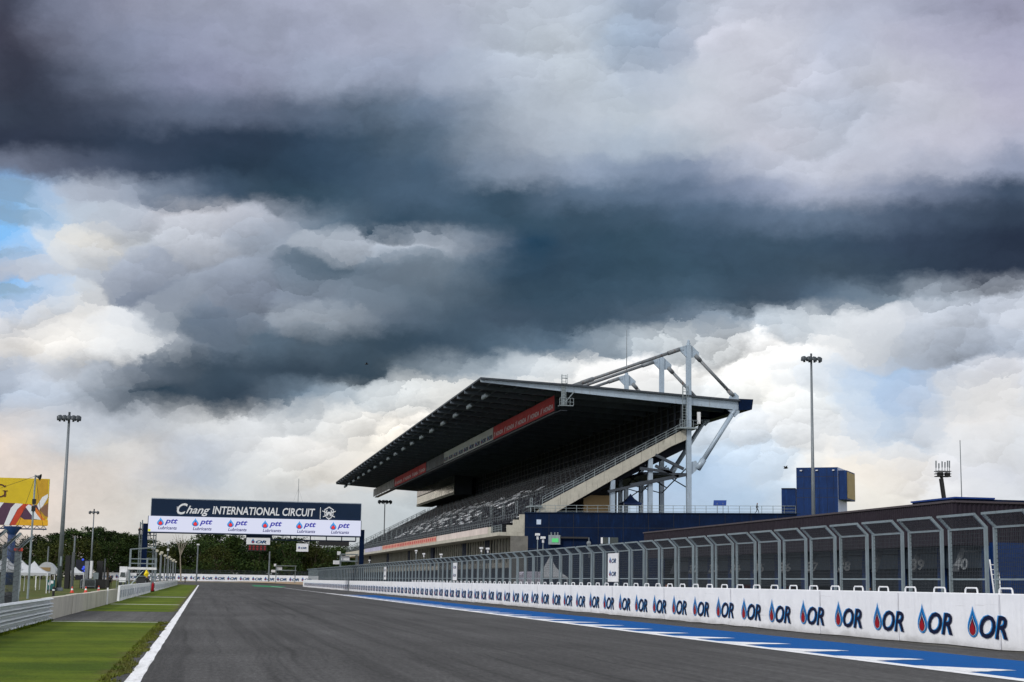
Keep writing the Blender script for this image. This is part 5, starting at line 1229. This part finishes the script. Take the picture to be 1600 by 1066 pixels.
def crowd_barrier(px0, px1, py, label):
    o = pZ((px0 + px1) / 2, py); wd = (px1 - px0) * o.y / F_PX; t_ = thing('crowd_barrier', label, 'crowd barrier', (o.x, o.y, 0), 'grey crowd barriers'); b = MB(); x0, x1 = o.x - wd / 2, o.x + wd / 2
    b.path([(x0, o.y, 0), (x0, o.y, 1.02), (x0 + .1, o.y, 1.12), (x1 - .1, o.y, 1.12), (x1, o.y, 1.02), (x1, o.y, 0)], .03, 6); b.tube((x0, o.y, .25), (x1, o.y, .25), .025, n=6); b.build('frame', M['galv'], t_); b = MB(); k = 0
    while x0 + .12 * (k + 1) < x1: b.tube((x0 + .12 * (k + 1), o.y, .25), (x0 + .12 * (k + 1), o.y, 1.12), .012, n=4); k += 1
    kind(b.build('bars', M['galv'], t_), 'stuff')
crowd_barrier(126.5, 147.5, 920, 'silver crowd barrier in front of the speaker stack'); crowd_barrier(152, 166, 919.5, 'silver crowd barrier in front of the dark right stage tower'); crowd_barrier(182, 196, 921.5, 'silver crowd barrier just left of the white boards')
o = pZ(83, 934); t_ = thing('bollard', 'small black bollard standing behind the end of the guard rail', 'bollard', (o.x, o.y, 0)); b = MB(); b.lathe([(.09, 0), (.09, .75), (.05, .82), (0.01, .83)], o, 10); b.lathe([(.093, .5), (.093, .6)], o, 10, 1); b.build('post', [M['black'], M['lwhite']], t_)
o = pZ(30, 948); t_ = thing('trash_bin', 'dark plastic bin behind the guard rail at the torn fence', 'bin', (-7.0, 60, 0)); b = MB(); b.lathe([(.28, 0), (.33, .8), (.36, .82), (.36, .86), (.02, .9)], (-7.0, 60, 0), 12); b.build('bin_body', M['black'], t_); b = MB(); b.lathe([(.37, .86), (.3, .95), (.02, .97)], (-7, 60, 0), 12); b.build('lid', M['black'], t_)
# scaffold tower by the gantry post with platforms
YC = 205.; cp = lambda px, py: pY(px, py, YC); sf = thing('scaffold_tower', 'grey scaffold tower with white decks beside the left gantry post', 'scaffold', (cp(222, 912).x, YC, 0))
xs = [cp(p, 900).x for p in (201.5, 228.5, 242.5)]; zl = [cp(220, p).z for p in (858.5, 873.5, 880.5, 886.5, 900.5)]
for y in (YC, YC + 2.2):
    for x, zt_ in zip(xs, (cp(202, 858).z, cp(228, 872).z, cp(242, 872).z)):
        b = MB(); b.tube((x, y, 0), (x, y, zt_), .075, n=6); b.build('standard', M['galv'], sf)
b = MB()
for y in (YC, YC + 2.2):
    b.tube((xs[0], y, zl[0]), (cp(243, 855).x, y, cp(243, 855.5).z), .05, n=5)
    for z in zl[1:3] + [zl[4]]: b.tube((xs[0], y, z), (xs[2], y, z), .05, n=5)
    b.tube((xs[0], y, .3), (xs[1], y, zl[3]), .045, n=5); b.tube((xs[1], y, zl[3]), (xs[2], y, .6), .045, n=5)
b.build('ledgers', M['galv'], sf)
for z, w0, w1 in ((zl[3], xs[0] - .2, xs[2] + .1), (.25, xs[0], xs[1])): b = MB(); b.box(w0, w1, YC - .2, YC + 2.4, z - .3, z); b.build('deck', M['whitep'], sf)
b = MB(); b.box(xs[0] + .9, xs[1] + .2, YC + .8, YC + 1.6, .25, 2.0); b.build('equipment_box', mat('dim grey box', '#33363a', .7), sf)
s2 = thing('ladder_scaffold', 'slim scaffold around the left gantry post reaching up to the screen', 'scaffold', (gX(231), GY + 1.5, 0)); z3 = gZ(240, 842.5)
for px, pt in ((218.5, 815), (221.5, 812), (240.5, 832.5), (244, 833)):
    for y in (GY + 1.2, GY + 2.6): b = MB(); b.tube((gX(px), y, 0), (gX(px), y, gZ(px, pt)), .06, n=6); b.build('standard', M['galv'], s2)
b = MB()
for py in (818, 826, 836, 843, 852, 862, 872, 882): z = gZ(225, py); b.tube((gX(218.5), GY + 1.2, z), (gX(244), GY + 1.2, z), .045, n=5); b.tube((gX(218.5), GY + 2.6, z), (gX(244), GY + 2.6, z), .045, n=5)
b.build('ledgers', M['galv'], s2); b = MB(); b.box(gX(230), gX(245), GY + 1.1, GY + 2.7, z3 - .12, z3); b.build('deck', M['whitep'], s2)
# yellow flag
o = pY(226.5, 912, 200); t_ = thing('marshal_flag', 'small yellow flag on a thin stick in front of the scaffold', 'flag', (o.x, 200, 0)); b = MB(); b.tube((o.x + .1, 200, .6), (pY(228.8, 889, 200).x, 200, pY(228.8, 889, 200).z), .03, n=6); b.build('stick', M['pole'], t_)
b = MB(); pts = [pY(*p, 200) for p in ((228.8, 889.5), (233.2, 897), (229.5, 902.5), (224.3, 898.5))]; c_ = (pts[0] + pts[2]) / 2 + V((0, -.25, 0))
for k in range(4): b.face([pts[k], pts[(k + 1) % 4], c_])
b.raw([p + V((0, .02, 0)) for p in b.v], list(b.f)); b.build('cloth', mat('yellow flag cloth', '#e2c800', .7), t_)
# row of lamp posts along the verge
ys_ = [236, 252, 270, 288, 306, 322, 340, 358, 378, 398]
for i, y in enumerate(ys_):
    if i == 0:
        lp = thing('verge_lamp_post', 'grey post with a small white lamp in the row behind the left white boards', 'lamp post', (-7.0, y, 0), 'lamp posts along the left verge')
        b = MB(); b.tube((-7.0, y, 0), (-7.0, y, 5.3), .11, .09, 8); b.build('post', M['pole'], lp); b = MB(); b.lathe([(.05, .0), (.28, .1), (.3, .3), (.1, .4), (.01, .4)], (-7.0, y, 5.25), 10); b.build('lamp', emat('lamp glass', '#d8d2be', .5), lp)
    else: dup(lp, (-7.0 + .35 * math.sin(i * 2.1), y, 0))
for px, pt, y, lab in ((240, 866, 240, 'thin camera pole with black head between scaffold and lamp posts'), (263, 850, 300, 'taller pole with white head in the row of lamp posts')):
    top = pY(px, pt, y); t_ = thing('camera_pole', lab, 'camera pole', (top.x, y, 0)); b = MB(); b.tube((top.x, y, 0), (top.x, y, top.z), .08, n=6); b.build('pole', M['pole'], t_); b = MB(); b.box(top.x - .3, top.x + .3, y - .3, y + .3, top.z, top.z + .5); b.box(top.x - .2, top.x + .2, y - .25, y + .25, top.z - 1.3, top.z - .9); b.build('camera_head', M['whitep'] if y > 250 else M['black'], t_)
# camera and sensor poles behind the pit fence
for i, (px, pt, x, lab) in enumerate(((840, 836, 25, 'white camera pole nearest the navy wall edge'), (848.5, 841, 25, 'second white camera pole beside the signal box'), (762, 858, 27, 'white sensor pole leaning before the glazed storey'), (752, 857, 27, 'grey pole with a white camera head under the stair wall'), (689, 867, 27, 'white T shaped sensor pole behind the middle fence sign'), (662, 866, 27, 'white T shaped sensor pole left of the middle fence sign'), (650, 861, 27, 'tilted white floodlight pole below the far parapet'), (577, 876, 27, 'white sensor pole right of the gantry post'))):
    y = x / ratio(px, pt + 10); top = pX(px, pt, x); t_ = thing('sensor_pole', lab, 'camera pole', (x, y, 0), 'sensor poles in the pit lane'); b = MB(); b.tube((x, y, 0), (x, y, top.z), .05, .035, 6); b.build('pole', M['galv'], t_); b = MB(); b.box(x - .16, x + .14, y - .2, y + .2, top.z - .05, top.z + .12); b.box(x - .07, x + .07, y - .06, y + .06, top.z - .35, top.z - .05); b.build('sensor_head', M['whitep'], t_)
# far end: barrier across the end of the straight, fence above it
YE = 600.; ex = lambda px, py: pY(px, py, YE)
fb = thing('far_barrier', 'long white OR barrier across the far end of the straight below the trees', 'barrier', (10, YE, 0)); zb0, zb1 = ex(380, 909).z, ex(380, 898.2).z
b = MB(); xa, xb = ex(150, 905).x, ex(520, 905).x; b.box(xa, xb, YE, YE + .6, zb0, zb1); b.build('boards', M['white'], fb)
b = MB(); b.prism([(xa, YE - .01, zb0), (xb, YE - .01, zb0), (xb, YE - 8, .02), (xa, YE - 8, .02)], (0, .01, -.02)); b.face([(xa, YE - .05, zb0), (xb, YE - .05, zb0), (xb, YE - .05, 0), (xa, YE - .05, 0)]); b.build('tyre_bank', mat('grey tan bank', '#6a6156', .9, 0, .3, .3), fb)
b = MB()
for px in [277 + 19.4 * k for k in range(-6, 11)]:
    o = ex(px, 909); or_logo(b, (o.x, YE - .02, zb0 + .55), EX, EZ, (0, -1, 0), .95, 1.55, 2.6, 1.0, .25, .01)
b.build('printed_logos', LOGOM, fb)
ff = thing('far_fence', 'dark see through fence on top of the far white barrier', 'fence', (10, YE + 1.5, 0)); z1_ = ex(380, 892).z; b = MB()
for z in (zb1 + .1, (zb1 + z1_) / 2, z1_): b.bar((xa, YE + 1.5, z), (xb, YE + 1.5, z), .12)
b.build('rails', M['mesh'], ff); b = MB(); x = xa
while x < xb: b.bar((x, YE + 1.5, 0), (x, YE + 1.5, z1_), .16); x += 2.5
kind(b.build('posts', M['mesh'], ff), 'stuff'); b = MB(); x = xa
while x < xb: b.bar((x, YE + 1.52, zb1), (x, YE + 1.52, z1_), .07); x += .36
kind(b.build('wire_mesh', M['mesh'], ff), 'stuff')
# service camera towers at the far end of the pit wall
for px, pt, y, lab in ((505, 872, 360, 'grey camera tower with white boxes behind the far end of the pit fence'), (447, 884, 520, 'small distant marshal tower before the trees at the far bend'), ):
    A = pY(px - 15, pt, y); B = pY(px + 15, pt, y); t_ = thing('camera_tower', lab, 'camera tower', ((A.x + B.x) / 2, y, 0), 'camera towers at the far bend')
    if px == 505: A = pY(533, 866, 340); B = pY(558, 866, 340); y = 340; t_.location = ((A.x + B.x) / 2, y, 0); t_['_o'] = tuple(t_.location)
    zt_ = A.z; 
    for x in (A.x, B.x):
        for yy in (y, y + 2.5): b = MB(); b.bar((x, yy, 0), (x, yy, zt_), .16); b.build('leg', M['galv'], t_)
    b = MB(); b.box(A.x - .3, B.x + .3, y - .3, y + 2.8, zt_ - 1.6, zt_ - 1.35); b.box(A.x - .3, B.x + .3, y - .3, y + 2.8, zt_ - .1, zt_ + .1); b.build('deck', M['galv'], t_)
    b = MB(); b.box(A.x + .2, A.x + 1.9, y + .3, y + 1.5, zt_ - 1.35, zt_ - .3); b.build('equipment_box', M['whitep'], t_); b = MB(); b.box(A.x - 1.6, A.x - .3, y, y + 1, zt_ - 2.2, zt_ - 1.4); b.box(A.x - .8, A.x - .1, y, y + .8, zt_ - .2, zt_ + .6); b.build('camera', M['whitep'], t_)
# white van and truck behind the scaffold
t_ = thing('parked_truck', 'white box truck parked behind the left boards near the scaffold', 'truck', (pY(193, 905, 290).x, 290, 0)); A, B = pY(186, 905, 290), pY(199, 888, 290); b = MB(); b.box(A.x, B.x, 290, 296, .9, B.z + .3); b.build('box_body', M['whitep'], t_)
b = MB(); b.prism([(A.x + .1, 288.2, .6), (B.x - .1, 288.2, .6), (B.x - .1, 288.4, 1.5), (B.x - .2, 288.9, 2.5), (A.x + .2, 288.9, 2.5), (A.x + .1, 288.4, 1.5)], (0, 1.0, 0)); b.build('cab', M['whitep'], t_); b = MB(); b.prism([(A.x + .2, 288.38, 1.55), (B.x - .2, 288.38, 1.55), (B.x - .3, 288.82, 2.35), (A.x + .3, 288.82, 2.35)], (0, -.03, 0)); b.build('windscreen', M['glass'], t_)
for x in (A.x + .1, B.x - .35):
    for y in (289, 294.5): b = MB(); b.tube((x, y, .42), (x + .25, y, .42), .42, n=14); b.build('wheel', M['black'], t_)
# ------------------------------------------------------------------ trees beyond the end of the straight
def leafmat(name, c1, c2):
    ma, t, b = newmat(name); oi = t.add('ShaderNodeObjectInfo').outputs['Random']; p = t.pos()
    n = t.noise(p, .35, 4, .6)[0]; n2 = t.noise(p, 2.5, 2, .6)[0]
    c = t.mix(t.mr(n, .35, .65), (*c1, 1), (*c2, 1)); c = t.vm('SCALE', c, scale=t.m('MULTIPLY', t.mr(n2, .3, .7, .6, 1.45), t.m('MULTIPLY_ADD', oi, .9, .5)))
    t.put(b.inputs['Base Color'], c); b.inputs['Roughness'].default_value = .7; b.inputs['Specular IOR Level'].default_value = .05
    return ma
LM = [leafmat('dark green leaves', (.010, .022, .008), (.026, .042, .011)), leafmat('olive leaves', (.026, .036, .010), (.052, .060, .014)), leafmat('mid green leaves', (.013, .028, .009), (.034, .052, .013))]
M['bark'] = mat('grey brown bark', '#5d5246', .9, 0, .3, 2)
def crown_mb(q, blobs, leaves, size):
    b = MB()
    for (c, r, fl) in blobs:
        c = V(c); n = int(leaves * (r / 2.6) ** 2)
        for i in range(n):
            u = V((q.gauss(0, 1), q.gauss(0, 1), q.gauss(0, 1))).normalized(); rad = r * (q.random() ** .38) * (1 + .18 * q.gauss(0, 1)); p = c + V((u.x * rad, u.y * rad, u.z * rad * fl))
            s_ = size * q.uniform(.6, 1.3); a = V((q.gauss(0, 1), q.gauss(0, 1), q.gauss(0, .6))).normalized(); d = a.cross(V((q.gauss(0, 1), q.gauss(0, 1), q.gauss(0, 1)))).normalized()
            b.face([p - a * s_ * .5, p + d * s_ * .3, p + a * s_ * .5, p - d * s_ * .28])
    return b
def tree_proto(name, label, cat, h, style, seed, ma):
    q = random.Random(seed); t_ = thing(name, label, cat, (0, 0, 0)); blobs = []; tr = MB(); th = h * {'round': .35, 'flat': .45, 'tall': .3}[style]
    tr.tube((0, 0, -.3), (.15, 0, th), h * .028, h * .018, 9)
    n = {'round': 15, 'flat': 24, 'tall': 15}[style]
    for i in range(n):
        a = i * 2.4 + q.uniform(-.5, .5); f = (i + .5) / n
        if style == 'flat': rr_ = h * q.uniform(.08, .46); z = h * (.42 + .52 * q.random() ** .6) - rr_ * .15; r = h * q.uniform(.09, .15); fl = .45
        elif style == 'tall': rr_ = h * q.uniform(.02, .22) * (1.2 - f * .7); z = h * (.25 + .68 * f); r = h * q.uniform(.11, .19); fl = .9
        else: rr_ = h * q.uniform(.08, .36) * (1.15 - abs(f - .4)); z = h * (.25 + .62 * f); r = h * q.uniform(.12, .22); fl = .75
        c = V((rr_ * math.cos(a), rr_ * math.sin(a), z)); blobs.append((c, r, fl)); tr.tube((.1, 0, th * q.uniform(.6, .98)), c, h * .011, h * .004, 6)
    tr.build('trunk', M['bark'], t_); crown_mb(q, blobs, 230, h * .040).build('crown', ma, t_); return t_
protos = [tree_proto('broadleaf_tree', 'x', 'tree', 16, 'round', 1, LM[0]), tree_proto('broadleaf_tree', 'x', 'tree', 16, 'round', 2, LM[1]), tree_proto('broadleaf_tree', 'x', 'tree', 16, 'round', 3, LM[2]), tree_proto('spreading_tree', 'x', 'tree', 18, 'flat', 4, LM[0]), tree_proto('tall_tree', 'x', 'tree', 18, 'tall', 5, LM[2])]
KLAB = ['dark green rounded tree in the belt beyond the far barrier', 'olive green rounded tree in the belt beyond the far barrier', 'mid green rounded tree in the belt beyond the far barrier', 'spreading flat topped tree with layered thin foliage in the tree belt', 'tall narrow green tree standing in the far tree belt']
used = [False] * 5
TREES = [(90, 830, 650, 3), (165, 826, 640, 3), (207, 832, 650, 3), (335, 830, 660, 3), (455, 838, 670, 3), (-20, 838, 640, 0), (2, 842, 610, 2), (22, 846, 600, 1), (47, 836, 640, 0), (68, 838, 620, 2), (84, 842, 590, 1), (100, 836, 640, 0), (118, 826, 640, 3), (130, 838, 580, 1), (146, 820, 650, 3), (158, 836, 640, 0), (172, 838, 600, 2), (186, 830, 650, 3), (199, 836, 640, 4), (212, 838, 660, 0), (226, 850, 640, 2), (242, 846, 640, 0), (256, 850, 620, 1), (270, 844, 660, 0), (284, 852, 625, 2), (296, 846, 650, 0), (312, 838, 630, 2), (325, 836, 650, 0), (340, 850, 618, 1), (352, 838, 660, 0), (365, 834, 640, 4), (378, 842, 650, 2), (392, 836, 670, 0), (404, 846, 640, 0), (418, 840, 660, 2), (430, 836, 680, 0), (441, 848, 650, 1), (454, 842, 640, 0), (466, 838, 690, 0), (480, 850, 660, 2), (492, 846, 640, 1), (505, 850, 680, 0), (518, 848, 660, 2), (530, 852, 690, 0), (545, 853, 700, 2), (560, 850, 720, 0), (577, 853, 740, 2), (592, 852, 760, 0)]
q = random.Random(21)
for px, pt, y, k in TREES:
    top = pY(px, pt, y); P_ = protos[k]; h = 16 if k < 3 else 18; s_ = top.z / h; w_ = s_ * q.uniform(.95, 1.3) * (1.0 if k != 4 else 1.2)
    o = P_ if not used[k] else dup(P_, (0, 0, 0)); used[k] = True
    o.location = (top.x, y, 0); o.rotation_euler = (0, 0, q.uniform(0, 6.28)); o.scale = (w_, w_, s_); o['label'] = KLAB[k]; o['group'] = ['dark rounded trees', 'olive rounded trees', 'mid green rounded trees', 'spreading trees', 'tall trees'][k] + ' beyond the far barrier'
# bare tree
t_ = thing('bare_tree', 'pale leafless tree standing out before the green belt below the screen', 'tree', (pY(284, 880, 590).x, 590, 0)); b = MB(); o = V((pY(284, 880, 590).x, 590, 0)); top = pY(281, 836, 590)
b.tube(o, o + (top - o) * .55, .3, .18, 7); m_ = o + (top - o) * .55
for px, py in ((274, 833), (279, 836), (286, 834), (292, 838), (296, 842)): e_ = pY(px, py, 590 + q.uniform(-2, 2)); k_ = m_.lerp(e_, .4) + V((0, 0, .4)); b.tube(m_, k_, .15, .1, 6); b.tube(k_, e_, .1, .04, 5); b.tube(k_, e_ + V((q.uniform(-1.5, 1.5), 0, -.6)), .07, .03, 5)
b.build('trunk', mat('pale bare bark', '#8a8176', .9), t_)
# undergrowth and the wood behind, one mass
b = MB(); qq = random.Random(31); blobs = []
x = -190
while x < 190: blobs.append(((x, 790 + qq.uniform(-20, 20), qq.uniform(3, 9)), qq.uniform(4.5, 6.5), .9)); x += 3.2
crown_mb(qq, blobs, 34, 1.5).build('forest', LM[0], None, loc=(0, 790, 0))
kind(bpy.data.objects['forest'], 'stuff')
blobs = []; x = -120
while x < 70: blobs.append(((x, 604.5 + qq.uniform(-2, 2) if x > -40 else 562 + qq.uniform(-3, 3), qq.uniform(.8, 7.5)), qq.uniform(2.2, 3.6), .8)); x += 1.5
crown_mb(qq, blobs, 85, .8).build('undergrowth', LM[2], None, loc=(0, 612, 0)); kind(bpy.data.objects['undergrowth'], 'stuff')
# ------------------------------------------------------------------ people: one skinned body each
def person(label, loc, yaw, joints, top, bottom, hat=None, h=1.72, grp=None):
    J = {k: V(v) * (h / 1.72) for k, v in joints.items()}; names = list(J); idx = {n: i for i, n in enumerate(names)}
    E = [('pelvis', 'waist'), ('waist', 'chest'), ('chest', 'neck'), ('neck', 'head'), ('head', 'crown'), ('head', 'nose'), ('chest', 'shl'), ('shl', 'ell'), ('ell', 'wrl'), ('wrl', 'hal'), ('chest', 'shr'), ('shr', 'elr'), ('elr', 'wrr'), ('wrr', 'har'), ('pelvis', 'hil'), ('hil', 'knl'), ('knl', 'anl'), ('anl', 'tol'), ('pelvis', 'hir'), ('hir', 'knr'), ('knr', 'anr'), ('anr', 'tor')]
    rad = dict(pelvis=(.15, .11), waist=(.14, .10), chest=(.17, .115), neck=(.055, .06), head=(.078, .095), crown=(.07, .08), nose=(.02, .02), sh=(.065, .065), el=(.045, .045), wr=(.03, .032), ha=(.03, .045), hi=(.09, .095), kn=(.06, .06), an=(.04, .045), to=(.04, .03))
    me = bpy.data.meshes.new('person_source'); me.from_pydata([J[n] for n in names], [(idx[a], idx[b_]) for a, b_ in E], [])
    o = bpy.data.objects.new('person_source', me); COL.objects.link(o); o.modifiers.new('s', 'SKIN'); sv = me.skin_vertices[0].data
    for n in names: r_ = rad.get(n) or rad[n[:2]]; sv[idx[n]].radius = r_; sv[idx[n]].use_root = n == 'pelvis'
    s_ = o.modifiers.new('u', 'SUBSURF'); s_.levels = 1; s_.render_levels = 1
    bpy.context.view_layer.update(); m2 = bpy.data.meshes.new_from_object(o.evaluated_get(bpy.context.evaluated_depsgraph_get())); bpy.data.objects.remove(o); bpy.data.meshes.remove(me)
    for ma in (M['skin'], top, bottom, M['black']): m2.materials.append(ma)
    zw = J['waist'].z; zn = J['neck'].z - .02; zh = J['head'].z + .03
    for p in m2.polygons:
        c = p.center; p.use_smooth = True; hand = min((c - J['hal']).length, (c - J['har']).length) < .1; foot = min((c - J['tol']).length, (c - J['tor']).length) < .13
        p.material_index = 0 if hand else 3 if foot else (3 if c.z > zh + .02 or (c.z > zn + .08 and c.y > .03) else 0 if c.z > zn else 1 if c.z > zw - .03 else 2)
    ob = bpy.data.objects.new('person', m2); COL.objects.link(ob); ob.location = loc; ob.rotation_euler = (0, 0, yaw); tag(ob, label, 'person', grp); return ob
STAND = dict(pelvis=(0, 0, .95), waist=(0, 0, 1.1), chest=(0, 0, 1.34), neck=(0, -.01, 1.5), head=(0, -.03, 1.6), crown=(0, -.01, 1.67), nose=(0, -.13, 1.59), shl=(.19, 0, 1.4), ell=(.24, .02, 1.14), wrl=(.24, -.06, .9), hal=(.24, -.09, .80), shr=(-.19, 0, 1.4), elr=(-.24, .02, 1.14), wrr=(-.24, -.06, .9), har=(-.24, -.09, .80), hil=(.1, 0, .9), knl=(.11, -.02, .5), anl=(.11, .02, .08), tol=(.12, -.14, .04), hir=(-.1, 0, .9), knr=(-.11, -.02, .5), anr=(-.11, .02, .08), tor=(-.12, -.14, .04))
WALK = dict(STAND, knl=(.1, -.2, .52), anl=(.1, -.26, .1), tol=(.1, -.42, .1), knr=(-.1, .05, .5), anr=(-.1, .34, .16), tor=(-.1, .22, .03), ell=(.23, .14, 1.16), wrl=(.22, .1, .95), hal=(.22, .06, .86), elr=(-.23, -.1, 1.16), wrr=(-.2, -.26, 1.0), har=(-.2, -.33, .95))
LEAN = dict(STAND, elr=(-.3, -.15, 1.2), wrr=(-.24, -.38, 1.2), har=(-.22, -.46, 1.2), ell=(.3, -.12, 1.18), wrl=(.2, -.36, 1.16), hal=(.18, -.44, 1.16))
dk = M['cloth']; wh = mat('white shirt', '#c9ccd2', .9); gy = mat('grey trousers', '#3a3d44', .9); rd = mat('dark red overalls', '#5a1a1c', .9); nv = mat('navy shirt', '#1b2438', .9)
p = on_wall(1183, 801, -2.2); person('person in dark clothes walking along the terrace edge in front of the sky', (p.x, p.y, TZ - .02), math.radians(70), WALK, dk, dk, h=1.78)
for px, py, label, pose, yaw, t1, t2 in ((289, 911.5, 'distant person standing on the grass at the far edge of the track', STAND, .4, rd, dk), (172, 919.5, 'person in black standing beyond the concrete barrier near the crowd barriers', STAND, -.3, dk, dk), (105, 917, 'person in a pale top crouched near the lamp mast foot', LEAN, .9, wh, gy)):
    o = pZ(px, py); person(label, (o.x, o.y, 0), yaw, pose, t1, t2)
person('person in dark clothes standing at the opening between the white boards', (-5.9, 171, 0), .2, STAND, dk, gy); 
t_ = thing('fire_extinguisher', 'red fire extinguisher cart at the opening between the white boards', 'extinguisher', (-5.35, 173, 0)); b = MB(); b.lathe([(.12, .1), (.15, .15), (.15, .8), (.09, .95), (.04, .98), (.04, 1.08), (.01, 1.08)], (-5.35, 173, 0), 12); b.build('cylinder', M['lred'], t_, True); b = MB(); b.tube((-5.55, 173.1, .13), (-5.15, 173.1, .13), .13, n=10); b.build('wheel', M['black'], t_); b = MB(); b.path([(-5.35, 173, 1.02), (-5.17, 172.9, .9), (-5.15, 172.9, .4)], .03, 6); b.build('hose', M['black'], t_)
z2 = gZ(234, 842.5)
person('person in black leaning on the upper scaffold deck beside the gantry post', (gX(234), GY + 1.9, z3), .3, LEAN, dk, dk)
person('person in dark clothes climbing the outside of the scaffold left of the gantry post', (gX(218.3), GY + .85, gZ(218, 842)), 2.6, LEAN, dk, gy)
o = pX(1041, 925, 27); person('person in a white shirt walking in the pit lane behind the fence', (27, 27 / ratio(1041, 880), 0), .9, WALK, wh, gy)
o = person('person in dark overalls standing in front of garage bay 38', (44.5, 44.5 / ratio(1357, 880), 0), 1.2, STAND, nv, dk)
person('person in dark clothes on the balcony below the grandstand slab', (47.8, 47.8 / ratio(757, 880), 4.7), 1.4, LEAN, dk, dk)
# white pagoda side tent and small boxes in the pit lane
t_ = thing('covered_pallet', 'white sheet covered pallet beside the pointed marquee behind the fence', 'covered pallet', (28, 28 / ratio(829, 880), 0)); y = 28 / ratio(829, 880); b = MB(); b.prism([(27.2, y, .1), (29.2, y, .1), (29.1, y, 2.4), (28.6, y, 2.65), (27.5, y, 2.6), (27.2, y, 2.3)], (0, 2.4, 0)); b.build('sheet', mat('lilac white sheet', '#c6c3d4', .8, 0, .1, 1), t_); b = MB(); b.box(27.2, 29.2, y, y + 2.4, 0, .1); b.build('pallet', M['ochre'], t_)
# birds
def bird(px, py, y, s_, label):
    o = pY(px, py, y); b = MB(); b.lathe([(.01, -.35), (.09, -.2), (.11, 0), (.08, .2), (.02, .32)], o, 8, 0, (1, 0, .1))
    for d in (-1, 1): b.face([o + V((.12, 0, 0)) * s_, o + V((.0, .35 * d, .22)) * s_, o + V((-.12, .75 * d, .12)) * s_, o + V((-.1, .3 * d, .16)) * s_, o + V((-.14, 0, 0)) * s_])
    tag(b.build('bird', M['black']), label, 'bird', 'birds in the sky')
bird(1228, 731.5, 190, 1.4, 'small dark bird flying left of the blue stair tower'); bird(573, 569, 260, 1.2, 'tiny dark bird under the dark cloud above the grandstand roof')
